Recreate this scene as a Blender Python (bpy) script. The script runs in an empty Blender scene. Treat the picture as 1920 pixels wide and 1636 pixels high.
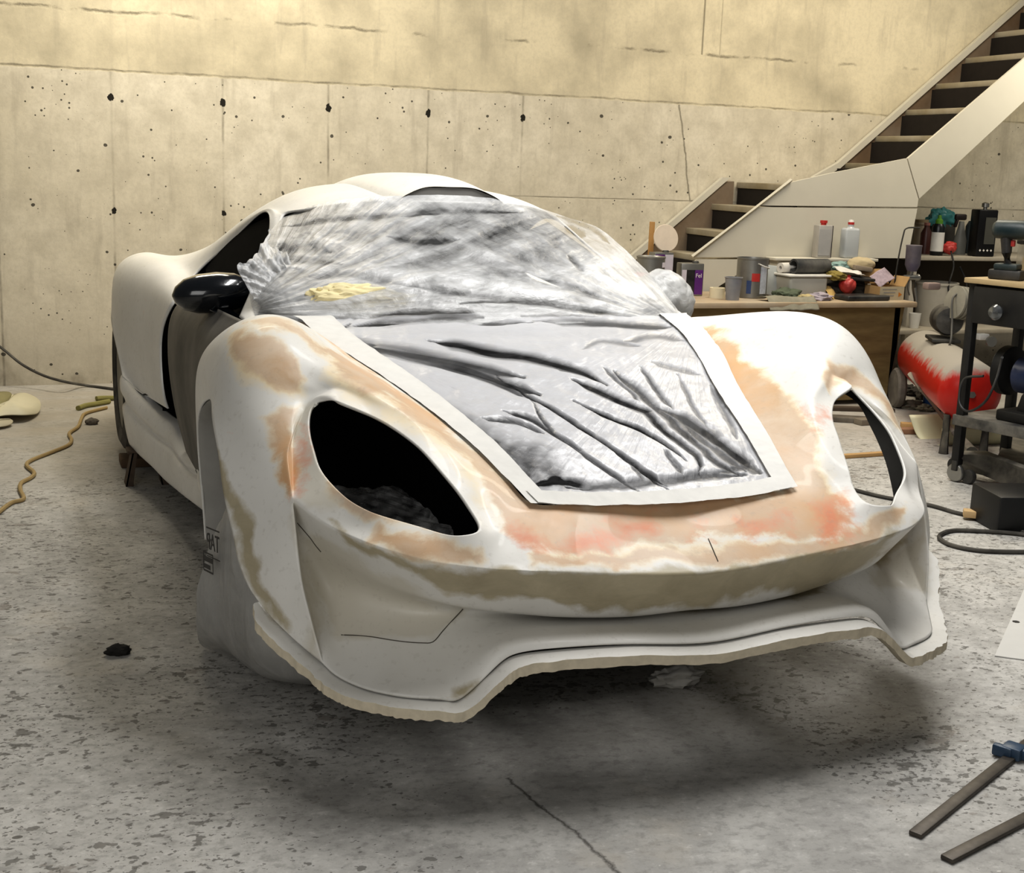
import bpy, bmesh, math, random
import numpy as np
from mathutils import Vector, Matrix, noise as mnoise
random.seed(7)
SC = bpy.context.scene
COL = SC.collection
# ------------------------------------------------------------------ camera
# metres; X = the car's left/right, Y = away from the camera along the car, Z up
F_PX = 2461.8; TILT = 0.2023; ROLL = 0.0362; YAW = -0.3719
CAM = np.array([-1.478, -5.340, 1.395]); CX, CY = 960., 818.
def cam_axes():
    cy, sy = math.cos(YAW), math.sin(YAW)
    f0 = np.array([-sy, cy, 0]); r0 = np.array([cy, sy, 0]); z = np.array([0, 0, 1.])
    f = f0*math.cos(TILT)-z*math.sin(TILT); u = f0*math.sin(TILT)+z*math.cos(TILT)
    return r0*math.cos(ROLL)+u*math.sin(ROLL), u*math.cos(ROLL)-r0*math.sin(ROLL), f
AX = cam_axes()
def U(px, py, **k):
    """surveyed point: where the sight line of photo pixel (px,py) meets a plane x=, y= or z="""
    r, u, f = AX
    d = f+r*(px-CX)/F_PX-u*(py-CY)/F_PX
    (a, v), = k.items(); i = 'xyz'.index(a)
    return CAM+d*(v-CAM[i])/d[i]
def proj(P):
    r, u, f = AX; d = np.asarray(P, float)-CAM; z = d@f
    return np.stack([CX+F_PX*(d@r)/z, CY-F_PX*(d@u)/z], -1)
cd = bpy.data.cameras.new('camera'); cam = bpy.data.objects.new('camera', cd); COL.objects.link(cam)
r, u, f = AX
M = Matrix(((r[0], u[0], -f[0], CAM[0]), (r[1], u[1], -f[1], CAM[1]), (r[2], u[2], -f[2], CAM[2]), (0, 0, 0, 1)))
cam.matrix_world = M
cd.sensor_fit = 'HORIZONTAL'; cd.sensor_width = 36; cd.lens = F_PX/1920*36; cd.clip_start = .05
SC.camera = cam
# ------------------------------------------------------------------ materials
MATS = {}
class NT:
    def __init__(s, name):
        s.m = bpy.data.materials.new(name); s.m.use_nodes = True; s.t = s.m.node_tree
        s.b = s.t.nodes['Principled BSDF']; s.o = s.t.nodes['Material Output']; s.c = None
    def n(s, typ, **kw):
        x = s.t.nodes.new(typ)
        for k, v in kw.items():
            if k.startswith('_'): x.inputs[int(k[1:]) if k[1:].isdigit() else k[1:].replace('_', ' ')].default_value = v
            else: setattr(x, k, v)
        return x
    def l(s, a, b): s.t.links.new(a, b)
    def co(s, scale=(1, 1, 1), rot=(0, 0, 0)):
        if not s.c: s.c = s.n('ShaderNodeTexCoord')
        mp = s.n('ShaderNodeMapping'); mp.inputs['Scale'].default_value = scale; mp.inputs['Rotation'].default_value = rot
        s.l(s.c.outputs['Object'], mp.inputs[0]); return mp.outputs[0]
    def noise(s, scale, detail=4, rough=.55, vec=None, dist=0):
        x = s.n('ShaderNodeTexNoise'); x.inputs['Scale'].default_value = scale; x.inputs['Detail'].default_value = detail
        x.inputs['Roughness'].default_value = rough; x.inputs['Distortion'].default_value = dist
        s.l(vec if vec is not None else s.co(), x.inputs['Vector']); return x.outputs[0]
    def vor(s, scale, vec=None, feature='F1', out=0, rand=1):
        x = s.n('ShaderNodeTexVoronoi', feature=feature); x.inputs['Scale'].default_value = scale; x.inputs['Randomness'].default_value = rand
        s.l(vec if vec is not None else s.co(), x.inputs['Vector']); return x.outputs[out]
    def ramp(s, fac, *stops):
        x = s.n('ShaderNodeValToRGB'); e = x.color_ramp.elements
        while len(e) < len(stops): e.new(.5)
        for i, (p, c) in enumerate(stops):
            e[i].position = p; e[i].color = tuple(c)+(1,) if hasattr(c, '__len__') else (c, c, c, 1)
        s.l(fac, x.inputs[0]); return x.outputs[0]
    def mix(s, fac, a, b, mode='MIX'):
        x = s.n('ShaderNodeMix', data_type='RGBA', blend_type=mode)
        for v, i in ((fac, 0), (a, 6), (b, 7)):
            if hasattr(v, 'is_output'): s.l(v, x.inputs[i])
            elif i == 0: x.inputs[0].default_value = v
            else: x.inputs[i].default_value = tuple(v)+(1,) if hasattr(v, '__len__') else (v, v, v, 1)
        return x.outputs[2]
    def math(s, op, a, b=0., clamp=False):
        x = s.n('ShaderNodeMath', operation=op, use_clamp=clamp)
        for i, v in ((0, a), (1, b)):
            if hasattr(v, 'is_output'): s.l(v, x.inputs[i])
            else: x.inputs[i].default_value = v
        return x.outputs[0]
    def attr(s, name):
        x = s.n('ShaderNodeAttribute', attribute_name=name); return x.outputs['Fac']
    def bump(s, h, strength=.3, dist=.01):
        x = s.n('ShaderNodeBump'); x.inputs['Strength'].default_value = strength; x.inputs['Distance'].default_value = dist
        s.l(h, x.inputs['Height']); s.l(x.outputs[0], s.b.inputs['Normal']); return x.outputs[0]
    def col(s, c): s.l(c, s.b.inputs['Base Color'])
    def set(s, **k):
        for a, v in k.items():
            i = s.b.inputs[a.replace('_', ' ')]
            if hasattr(v, 'is_output'): s.l(v, i)
            else: i.default_value = v
def srgb(h):
    h = h.lstrip('#'); o = []
    for i in (0, 2, 4):
        c = int(h[i:i+2], 16)/255; o.append(c/12.92 if c <= .04045 else ((c+.055)/1.055)**2.4)
    return tuple(o)
def mat(name, colr, rough=.5, metal=0., var=.12, scale=18, coat=0., dust=0., emit=None):
    """a simple procedural paint / plastic / metal with mottling, wear and a dust film"""
    if name in MATS: return MATS[name]
    N = NT(name); c = srgb(colr) if isinstance(colr, str) else colr
    f = N.noise(scale, 5)
    a = N.mix(f, [x*(1-var) for x in c], [min(1, x*(1+var)+.004) for x in c])
    if dust:
        g = N.noise(scale*.35, 6, .6); k = N.ramp(g, (.35, 0), (.7, 1))
        a = N.mix(N.math('MULTIPLY', k, dust), a, srgb('#b9b3a6'))
    N.col(a); N.set(Roughness=rough, Metallic=metal, Coat_Weight=coat)
    N.bump(N.noise(scale*6, 3), .06, .004)
    MATS[name] = N.m; return N.m
# ------------------------------------------------------------------ objects
def link(name, me, m=None, parent=None, smooth=True):
    if m is not None and not me.materials:
        for x in (m if isinstance(m, (list, tuple)) else [m]): me.materials.append(x)
    if smooth:
        me.polygons.foreach_set('use_smooth', [True]*len(me.polygons))
    o = bpy.data.objects.new(name, me); COL.objects.link(o)
    if parent is not None:
        o.parent = parent
    return o
def sharp(me, ang=35):
    try: me.set_sharp_from_angle(angle=math.radians(ang))
    except Exception: pass
def obj(name, bm, m=None, parent=None, smooth=True, ang=35):
    me = bpy.data.meshes.new(name); bm.normal_update(); bm.to_mesh(me); bm.free()
    o = link(name, me, m, parent, smooth)
    if smooth: sharp(me, ang)
    return o
def tag(o, label, cat=None, group=None, kind=None):
    if label: o['label'] = label
    if cat: o['category'] = cat
    if group: o['group'] = group
    if kind: o['kind'] = kind
    return o
def thing(name, label, cat, loc=(0, 0, 0), rz=0, group=None):
    o = bpy.data.objects.new(name, None); COL.objects.link(o); o.empty_display_size = .1
    o.location = [float(x) for x in loc]; o.rotation_euler = (0, 0, rz); tag(o, label, cat, group); return o
def struct(name, bm, m, smooth=False): return tag(obj(name, bm, m, None, smooth), None, None, None, 'structure')
def BM(): return bmesh.new()
def V3(*a): return Vector([float(x) for x in a])
def add_box(bm, size, loc=(0, 0, 0), rot=(0, 0, 0), bev=0., seg=2, mi=0, taper=1.):
    n0 = len(bm.faces)
    Mx = Matrix.Translation(V3(*loc)) @ (Matrix.Rotation(rot[2], 4, 'Z') @ Matrix.Rotation(rot[1], 4, 'Y') @ Matrix.Rotation(rot[0], 4, 'X'))
    r_ = bmesh.ops.create_cube(bm, size=1); vs = r_['verts']
    for v in vs:
        k = taper if v.co.z > 0 else 1.
        v.co = Vector((v.co.x*size[0]*k, v.co.y*size[1]*k, v.co.z*size[2]))
    if bev > 0:
        es = list({e for v in vs for e in v.link_edges})
        rr = bmesh.ops.bevel(bm, geom=es, offset=min(bev, min(size)*.45), segments=seg, affect='EDGES', profile=.5)
        vs = list({v for f_ in bm.faces[n0:] for v in f_.verts}) if False else list(set(rr['verts']) | {v for v in vs if v.is_valid})
    for v in vs: v.co = Mx @ v.co
    bm.faces.ensure_lookup_table()
    if mi:
        for f_ in {f_ for v in vs for f_ in v.link_faces}: f_.material_index = mi
    return vs
def frame_at(t):
    t = t.normalized(); a = Vector((0, 0, 1)) if abs(t.z) < .9 else Vector((1, 0, 0))
    x = t.cross(a).normalized(); return x, x.cross(t).normalized()
def spline(pts, n, closed=False):
    P = [V3(*p) for p in pts]; m = len(P); out = []
    segs = m if closed else m-1
    for i in range(segs):
        p0 = P[(i-1) % m] if closed or i > 0 else P[0]*2-P[1]
        p1 = P[i]; p2 = P[(i+1) % m]
        p3 = P[(i+2) % m] if closed or i+2 < m else P[m-1]*2-P[m-2]
        for k in range(n):
            t = k/n
            out.append(.5*((2*p1)+(p2-p0)*t+(2*p0-5*p1+4*p2-p3)*t*t+(3*p1-p0-3*p2+p3)*t**3))
    if not closed: out.append(P[-1].copy())
    return out
def add_tube(bm, pts, rad, n=8, closed=False, cap=True, mi=0):
    pts = [V3(*p) for p in pts]; m = len(pts); rings = []
    prev = None
    for i, p in enumerate(pts):
        a = pts[(i-1) % m] if closed or i > 0 else p; b = pts[(i+1) % m] if closed or i < m-1 else p
        t = (b-a)
        if t.length < 1e-9: t = Vector((0, 0, 1))
        t.normalize()
        if prev is None: x, y = frame_at(t)
        else:
            x = prev-t*prev.dot(t)
            x = x.normalized() if x.length > 1e-6 else frame_at(t)[0]
            y = t.cross(x)
        prev = x
        rr = rad[i] if hasattr(rad, '__len__') else rad
        rings.append([bm.verts.new(p+(x*math.cos(2*math.pi*k/n)+y*math.sin(2*math.pi*k/n))*rr) for k in range(n)])
    fs = []
    for i in range(m if closed else m-1):
        A, B = rings[i], rings[(i+1) % m]
        for k in range(n): fs.append(bm.faces.new((A[k], A[(k+1) % n], B[(k+1) % n], B[k])))
    if cap and not closed:
        fs.append(bm.faces.new(rings[0][::-1])); fs.append(bm.faces.new(rings[-1]))
    if mi:
        for f_ in fs: f_.material_index = mi
    return rings
def add_lathe(bm, prof, n=24, Mx=None, mi=0, cap=True):
    """prof: (radius, height) list, turned round Z, then moved by Mx"""
    Mx = Mx or Matrix(); rings = []
    for r_, h in prof:
        rings.append([bm.verts.new(Mx @ Vector((r_*math.cos(2*math.pi*k/n), r_*math.sin(2*math.pi*k/n), h))) for k in range(n)])
    fs = []
    for A, B in zip(rings, rings[1:]):
        for k in range(n): fs.append(bm.faces.new((A[k], A[(k+1) % n], B[(k+1) % n], B[k])))
    if cap:
        if prof[0][0] > 1e-4: fs.append(bm.faces.new(rings[0][::-1]))
        if prof[-1][0] > 1e-4: fs.append(bm.faces.new(rings[-1]))
    if mi:
        for f_ in fs: f_.material_index = mi
    return rings
def add_prism(bm, poly, d, mi=0):
    """poly: 3D points of a face, extruded by vector d"""
    A = [bm.verts.new(V3(*p)) for p in poly]; B = [bm.verts.new(V3(*p)+V3(*d)) for p in poly]; n = len(A)
    fs = [bm.faces.new(A[::-1]), bm.faces.new(B)]
    for k in range(n): fs.append(bm.faces.new((A[k], A[(k+1) % n], B[(k+1) % n], B[k])))
    for f_ in fs: f_.material_index = mi
    bmesh.ops.recalc_face_normals(bm, faces=fs); return fs
def T(loc, rx=0, ry=0, rz=0): return Matrix.Translation(V3(*loc)) @ Matrix.Rotation(rz, 4, 'Z') @ Matrix.Rotation(ry, 4, 'Y') @ Matrix.Rotation(rx, 4, 'X')
def along(a, b):
    """matrix that puts Z along a->b with origin a"""
    a, b = V3(*a), V3(*b); q = (b-a).to_track_quat('Z', 'Y'); return Matrix.Translation(a) @ q.to_matrix().to_4x4()
def grid_mesh(name, G):
    """G: (rows, cols, 3) array"""
    R_, C_ = G.shape[:2]; me = bpy.data.meshes.new(name)
    fs = [(i*C_+j, i*C_+j+1, (i+1)*C_+j+1, (i+1)*C_+j) for i in range(R_-1) for j in range(C_-1)]
    me.from_pydata([tuple(map(float, p)) for p in G.reshape(-1, 3)], [], fs); me.update(); return me
def crs(pts, t):
    """Catmull-Rom through pts (numpy) at parameters t in 0..len-1"""
    P = np.asarray(pts, float); m = len(P); t = np.clip(np.asarray(t, float), 0, m-1-1e-9); i = np.floor(t).astype(int); u_ = (t-i)[:, None]
    g = lambda k: np.where((k < 0)[:, None], 2*P[0]-P[1], np.where((k > m-1)[:, None], 2*P[-1]-P[-2], P[np.clip(k, 0, m-1)]))
    a, b, c, d = g(i-1), g(i), g(i+1), g(i+2)
    return .5*(2*b+(c-a)*u_+(2*a-5*b+4*c-d)*u_**2+(3*b-a-3*c+d)*u_**3)
def loft(rails, n, m):
    """rails: list of point lists (any length); n samples along, m across -> (m,n,3)"""
    L = []
    for r_ in rails:
        r_ = np.asarray(r_, float); q = crs(r_, np.linspace(0, len(r_)-1, 400))
        s = np.r_[0, np.cumsum(np.linalg.norm(np.diff(q, axis=0), axis=1))]
        tt = np.linspace(0, s[-1], n); L.append(np.stack([np.interp(tt, s, q[:, k]) for k in range(3)], 1))
    L = np.array(L); out = np.empty((m, n, 3)); ts = np.linspace(0, len(rails)-1, m)
    for j in range(n): out[:, j] = crs(L[:, j], ts)
    return out
# --------------------------------------------------- interpolating subdivision
def subd(name, V, faces, crease={}, level=4, iters=8, fix=()):
    """quad cage with named vertices -> smooth mesh whose surface passes through them"""
    names = list(V); ix = {k: i for i, k in enumerate(names)}
    tgt = np.array([V[k] for k in names], float); cage = tgt.copy()
    fs = [tuple(ix[k] for k in f_) for f_ in faces]
    me = bpy.data.meshes.new(name); me.from_pydata(cage.tolist(), [], fs); me.update()
    b_ = bmesh.new(); b_.from_mesh(me); bmesh.ops.recalc_face_normals(b_, faces=b_.faces[:])
    if sum(f_.normal.z*f_.calc_area() for f_ in b_.faces) < 0: bmesh.ops.reverse_faces(b_, faces=b_.faces[:])
    b_.to_mesh(me); b_.free()
    if crease:
        at = me.attributes.new('crease_edge', 'FLOAT', 'EDGE'); cr = {frozenset((ix[a], ix[b])): w for (a, b), w in crease.items()}
        for e in me.edges:
            w = cr.get(frozenset(e.vertices))
            if w: at.data[e.index].value = w
    o = bpy.data.objects.new(name, me); COL.objects.link(o)
    md = o.modifiers.new('s', 'SUBSURF'); md.subdivision_type = 'CATMULL_CLARK'; md.use_limit_surface = True; md.boundary_smooth = 'PRESERVE_CORNERS'
    md.levels = 2; n = len(names)
    for it in range(iters):
        me.vertices.foreach_set('co', cage.ravel()); me.update(); o.update_tag()
        dg = bpy.context.evaluated_depsgraph_get(); dg.update(); ev = o.evaluated_get(dg).to_mesh()
        co = np.empty(len(ev.vertices)*3); ev.vertices.foreach_get('co', co); co = co.reshape(-1, 3)[:n]
        o.evaluated_get(dg).to_mesh_clear()
        cage += (tgt-co)*.8
    me.vertices.foreach_set('co', cage.ravel()); me.update(); md.levels = level; o.update_tag()
    dg = bpy.context.evaluated_depsgraph_get(); dg.update()
    res = bpy.data.meshes.new_from_object(o.evaluated_get(dg)); res.name = name
    bpy.data.objects.remove(o); bpy.data.meshes.remove(me)
    return res
def bake(o):
    """apply an object's modifiers"""
    dg = bpy.context.evaluated_depsgraph_get(); dg.update()
    me = bpy.data.meshes.new_from_object(o.evaluated_get(dg)); o.modifiers.clear(); old = o.data; me.name = old.name; o.data = me; return o
def solidify(o, th, off=-1, rim=True):
    md = o.modifiers.new('t', 'SOLIDIFY'); md.thickness = th; md.offset = off; md.use_rim = rim; return bake(o)
def mirror_cage(V, faces, crease):
    W = dict(V); fl = list(faces); cr = dict(crease); c = {k for k in V if abs(V[k][0]) < 1e-6}
    q = lambda k: k if k in c else k+"'"
    for k in V:
        if k not in c: W[k+"'"] = V[k]*np.array([-1, 1, 1])
    for f_ in faces: fl.append(tuple(q(k) for k in f_[::-1]))
    for (a, b), w in crease.items(): cr[(q(a), q(b))] = w
    return W, fl, cr
def rows(*R_):
    """quads between successive rows of names"""
    out = []
    for A, B in zip(R_, R_[1:]):
        A, B = A.split(), B.split()
        for i in range(len(A)-1):
            f_ = []
            for k in (A[i], A[i+1], B[i+1], B[i]):
                if k not in f_: f_.append(k)
            if len(f_) > 2: out.append(tuple(f_))
    return out
def chain(s, w):
    a = s.split(); return {(a[i], a[i+1]): w for i in range(len(a)-1)}
# ================================================================== SETTING
def wall_material():
    N = NT('poured_concrete_wall'); co = N.co()
    sx = N.n('ShaderNodeSeparateXYZ'); N.l(co, sx.inputs[0]); X, Z = sx.outputs[0], sx.outputs[2]
    n1 = N.noise(1.1, 6, .6); n2 = N.noise(6, 6, .65); n3 = N.noise(40, 4, .7); wob = N.math('MULTIPLY', N.math('SUBTRACT', N.noise(3.5, 6, .7), .5), .05)
    base = N.mix(N.ramp(n1, (.3, 0), (.7, 1)), srgb('#c9c0ab'), srgb('#ded6c4'))
    base = N.mix(N.ramp(n2, (.35, .55), (.6, 0)), base, srgb('#b3ab99'))
    low = N.ramp(Z, (0, 1), (.28, .35), (.6, 0))                # darker and mottled towards the floor
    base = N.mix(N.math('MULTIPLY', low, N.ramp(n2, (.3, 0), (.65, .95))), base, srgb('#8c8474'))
    up = N.math('GREATER_THAN', N.math('ADD', Z, wob), 1.86)    # upper pour is plastered smoother and creamier
    base = N.mix(up, base, N.mix(N.ramp(N.noise(2.2, 6, .62), (.42, 0), (.72, 1)), srgb('#d8cdb2'), srgb('#b1a892')))
    st = N.noise(5, 5, .6, N.co((2.2, 1, .3))); base = N.mix(N.math('MULTIPLY', N.ramp(st, (.55, 0), (.75, .5)), 1), base, srgb('#9d9585'))
    base = N.mix(N.ramp(n3, (.3, .25), (.55, 0)), base, srgb('#a89f8e'))
    def line(coord, at, wd, amp=1.):
        d = N.math('ABSOLUTE', N.math('SUBTRACT', N.math('ADD', coord, N.math('MULTIPLY', wob, amp)), at))
        return N.math('SUBTRACT', 1, N.math('MULTIPLY', d, 1/wd), True)
    below = N.math('SUBTRACT', 1, up)
    jx = N.math('SUBTRACT', N.math('ABSOLUTE', N.math('SUBTRACT', N.math('FRACT', N.math('ADD', N.math('MULTIPLY', N.math('ADD', X, N.math('MULTIPLY', wob, .25)), 1/.655), 40.5+.85/.655)), .5)), 0)
    jx = N.math('MULTIPLY', jx, .655)
    brk = N.ramp(N.noise(2.7, 5, .6), (.42, .15), (.62, .9))
    joint = N.math('MULTIPLY', N.math('MULTIPLY', N.math('SUBTRACT', 1, N.math('MULTIPLY', jx, 1/.011), True), below), brk)
    pour = N.math('MULTIPLY', line(Z, 1.868, .010, .8), N.ramp(n2, (.4, .25), (.6, .8)))
    pour2 = N.math('MULTIPLY', line(Z, 2.20, .014, 1.6), N.ramp(N.noise(4.1, 5), (.48, 0), (.6, .9)))
    pour3 = N.math('MULTIPLY', N.math('MULTIPLY', line(Z, 1.203, .007, .2), N.ramp(n2, (.4, .3), (.6, .9))), N.math('GREATER_THAN', X, 1.5))
    cr = N.math('MULTIPLY', line(N.math('ADD', X, N.math('MULTIPLY', Z, .20)), 3.30, .009, 1.0), N.math('MULTIPLY', below, N.math('GREATER_THAN', Z, 1.2)))
    ch = N.math('MULTIPLY', line(X, 3.08, .009, .15), N.math('GREATER_THAN', Z, 2.2))
    ch2 = N.math('MULTIPLY', line(X, 3.22, .006, .15), N.math('GREATER_THAN', Z, 2.2))
    # tie holes on the joints
    def holes(z0, rad):
        dz = N.math('ABSOLUTE', N.math('SUBTRACT', Z, z0)); d2 = N.math('SQRT', N.math('ADD', N.math('MULTIPLY', jx, jx), N.math('MULTIPLY', dz, N.math('MULTIPLY', dz, .5))))
        return N.math('LESS_THAN', N.math('ADD', d2, N.math('MULTIPLY', N.math('SUBTRACT', n3, .5), .03)), rad)
    hole = N.math('MULTIPLY', N.math('MAXIMUM', holes(1.715, .017), N.math('MULTIPLY', holes(1.05, .014), N.math('LESS_THAN', X, 0))), N.math('LESS_THAN', X, 1.9))
    # bug holes
    v = N.vor(9.5, N.co((1, 1, 1.15)), 'F1', 0); rnd = N.noise(7, 3, .5)
    pit = N.math('LESS_THAN', v, N.math('MULTIPLY', N.ramp(rnd, (.42, 0), (.72, 1)), .17))
    v2 = N.vor(27, None, 'F1', 0); pit2 = N.math('LESS_THAN', v2, N.math('MULTIPLY', N.ramp(N.noise(3.3, 3), (.46, 0), (.7, 1)), .16))
    lft = N.math('LESS_THAN', X, 2.0)
    joint = N.math('MULTIPLY', joint, lft)
    v3 = N.vor(16, None, 'F1', 0); pit3 = N.math('LESS_THAN', v3, N.math('MULTIPLY', N.ramp(N.noise(2.6, 4, .6), (.40, .02), (.66, 1)), .15)); pit = N.math('MAXIMUM', pit, pit3)
    pits = N.math('MULTIPLY', N.math('MAXIMUM', pit, pit2), below)
    dark = N.math('MAXIMUM', N.math('MAXIMUM', N.math('MAXIMUM', joint, pour), N.math('MAXIMUM', pour2, pour3)), N.math('MAXIMUM', N.math('MAXIMUM', cr, ch), N.math('MULTIPLY', ch2, .5)))
    base = N.mix(N.math('MULTIPLY', dark, .75), base, srgb('#5d5648'))
    halo = N.math('MULTIPLY', lft, N.math('MULTIPLY', N.math('SUBTRACT', 1, N.math('MULTIPLY', jx, 1/.06), True), N.math('MULTIPLY', below, N.ramp(N.noise(3, 5), (.45, 0), (.7, .45)))))
    base = N.mix(halo, base, srgb('#938b7b'))
    base = N.mix(N.math('MAXIMUM', N.math('MULTIPLY', pits, .85), hole), base, srgb('#231f18'))
    N.col(base); N.set(Roughness=.92)
    h = N.math('SUBTRACT', N.math('ADD', N.math('MULTIPLY', n2, .5), N.math('MULTIPLY', n3, .25)), N.math('MAXIMUM', N.math('MAXIMUM', pits, hole), dark)); N.bump(h, .5, .008)
    return N.m
def floor_material():
    N = NT('worn_concrete_floor'); co = N.co()
    sx = N.n('ShaderNodeSeparateXYZ'); N.l(co, sx.inputs[0]); X, Y = sx.outputs[0], sx.outputs[1]
    big = N.noise(.8, 5, .6); mid = N.noise(5, 6, .65); fine = N.noise(55, 4, .7); sp = N.noise(24, 5, .7, N.co((1, 1.35, 1), (0, 0, .35)))
    zone = N.noise(1.5, 4, .6)
    def rng(v, a, b):
        m = N.n('ShaderNodeMapRange'); m.interpolation_type = 'SMOOTHSTEP'; N.l(v, m.inputs[0]); m.inputs[1].default_value = a; m.inputs[2].default_value = b; return m.outputs[0]
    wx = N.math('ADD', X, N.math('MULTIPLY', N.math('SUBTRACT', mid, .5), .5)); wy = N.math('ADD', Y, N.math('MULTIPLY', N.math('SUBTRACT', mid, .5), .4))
    smooth = N.math('MULTIPLY', N.math('MULTIPLY', rng(wx, -.75, -.35), N.math('SUBTRACT', 1, rng(wx, .22, .40))), N.math('SUBTRACT', 1, rng(wy, -2.55, -2.25)))
    far = rng(wy, -.2, 1.6)
    c = N.mix(rng(big, .3, .7), srgb('#a3a19d'), srgb('#bab8b3'))
    c = N.mix(N.math('MULTIPLY', rng(mid, .42, .62), .55), c, srgb('#cbc9c4'))
    c = N.mix(N.math('MULTIPLY', N.math('SUBTRACT', 1, rng(sp, .36, .5)), .55), c, srgb('#8a8884'))
    c = N.mix(N.math('MULTIPLY', rng(sp, .55, .68), .5), c, srgb('#d3d1cc'))
    c = N.mix(N.math('MULTIPLY', N.math('SUBTRACT', 1, rng(fine, .3, .5)), .35), c, srgb('#84827d'))
    less = N.math('ADD', N.math('MULTIPLY', smooth, .20), N.math('MULTIPLY', far, .10))
    dens = N.math('SUBTRACT', N.math('ADD', N.math('MULTIPLY', N.math('SUBTRACT', zone, .5), .34), .035), less)
    c1 = N.noise(20, 3, .55, N.co((1, 1.25, 1), (0, 0, .3))); c2 = N.noise(52, 3, .6, N.co((1, 1.3, 1), (0, 0, .25))); c3 = N.noise(7, 5, .62, N.co((1, 1.4, 1), (0, 0, .4)))
    def chip(nz, th): return rng(N.math('ADD', nz, dens), th, th+.03)
    k1, k2, k3 = chip(c1, .645), chip(c2, .635), chip(c3, .665)
    c = N.mix(N.math('MULTIPLY', k3, .55), c, N.mix(fine, srgb('#77746e'), srgb('#8c8177')))
    c = N.mix(N.math('MULTIPLY', k1, .8), c, srgb('#6a6863')); c = N.mix(N.math('MULTIPLY', k2, .75), c, srgb('#5d5b56'))
    dk = N.math('LESS_THAN', N.vor(11, N.co((1, 1.5, 1)), 'F1', 0), N.math('MULTIPLY', rng(N.math('ADD', N.noise(2.1, 4), N.math('MULTIPLY', less, -1)), .5, .7), .13))
    c = N.mix(N.math('MULTIPLY', dk, .8), c, srgb('#4b4842'))
    wh = N.math('LESS_THAN', N.vor(15, N.co((1, 1.8, 1)), 'F1', 0), N.math('MULTIPLY', rng(N.noise(1.7, 4), .48, .7), .13)); c = N.mix(N.math('MULTIPLY', wh, .7), c, srgb('#dedcd6'))
    st = N.noise(2.3, 5, .6, N.co((.5, 2.2, 1))); c = N.mix(N.math('MULTIPLY', N.math('MULTIPLY', far, rng(st, .35, .7)), .75), c, srgb('#b3aca0')); c = N.mix(N.math('MULTIPLY', far, .3), c, srgb('#9c9384'))
    c = N.mix(N.math('MULTIPLY', rng(N.noise(1.9, 5, .65), .56, .72), .3), c, srgb('#c9bfae'))
    # oily dirt under the car, its colour also deepening the shadow there
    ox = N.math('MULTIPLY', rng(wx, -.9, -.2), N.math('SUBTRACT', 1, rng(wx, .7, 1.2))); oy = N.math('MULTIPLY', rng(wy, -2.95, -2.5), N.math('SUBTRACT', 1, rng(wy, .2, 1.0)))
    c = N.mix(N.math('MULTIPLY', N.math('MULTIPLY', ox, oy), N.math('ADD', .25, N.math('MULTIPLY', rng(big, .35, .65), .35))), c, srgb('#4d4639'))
    wob = N.math('MULTIPLY', N.math('SUBTRACT', N.noise(9, 5, .75), .5), .05)
    d = N.math('ABSOLUTE', N.math('ADD', N.math('ADD', X, .43), N.math('ADD', wob, N.math('MULTIPLY', N.math('ADD', Y, 2.7), .16))))
    jn = N.math('MULTIPLY', N.math('SUBTRACT', 1, N.math('MULTIPLY', d, 1/.0075), True), N.math('LESS_THAN', Y, -2.70))
    c = N.mix(N.math('MULTIPLY', jn, .85), c, srgb('#45423d'))
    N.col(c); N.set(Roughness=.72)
    N.bump(N.math('SUBTRACT', N.math('ADD', N.math('MULTIPLY', fine, .3), N.math('MULTIPLY', sp, .5)), N.math('MAXIMUM', N.math('MULTIPLY', N.math('MAXIMUM', k1, k2), .6), jn)), .3, .005)
    return N.m
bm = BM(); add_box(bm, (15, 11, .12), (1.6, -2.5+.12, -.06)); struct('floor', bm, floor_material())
bm = BM(); add_box(bm, (15, .2, 4.2), (1.6, 3.10, 2.1)); struct('wall_back', bm, wall_material())
# ------------------------------------------------------------------ lights
def area(name, loc, size, sy, energy, rot, col=(1, 1, 1)):
    L = bpy.data.lights.new(name, 'AREA'); L.shape = 'RECTANGLE'; L.size = size; L.size_y = sy; L.energy = energy; L.color = col
    o = bpy.data.objects.new(name, L); o.location = loc; o.rotation_euler = rot; COL.objects.link(o); return o
w = bpy.data.worlds.new('room_light'); SC.world = w; w.use_nodes = True
w.node_tree.nodes['Background'].inputs[0].default_value = (1.0, .985, .95, 1); w.node_tree.nodes['Background'].inputs[1].default_value = .095
area('ceiling_tube_light', (.45, -1.9, 3.8), .35, 2.2, 64, (0, 0, 0), (1, .985, .96))
area('ceiling_tube_light', (1.5, -1.6, 3.8), .35, 2.2, 64, (0, 0, 0), (1, .985, .96))
area('ceiling_lamp', (3.6, 1.2, 3.9), 1.5, 1.0, 80, (0, 0, 0), (1, .90, .72))
area('ceiling_lamp', (-.6, 1.7, 3.9), 1.5, 0.8, 90, (math.radians(20), 0, 0), (1, .92, .76))
area('front_fill_light', (-3.2, -6.5, 2.4), 3.5, 2.4, 66, (math.radians(72), 0, math.radians(-35)), (1, .985, .95))  # added fill from the camera side to lighten the front faces
area('under_stair_fill_light', (5.6, 1.3, 2.5), .8, .5, 16, (math.radians(50), 0, 0), (1, .93, .78))  # unseen warm lamp added to brighten the wall under the stairs
SC.view_settings.view_transform = 'Standard'; SC.view_settings.exposure = -.06
try: SC.view_settings.look = 'Medium High Contrast'
except Exception as e_: print('LOOK', e_)
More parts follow.
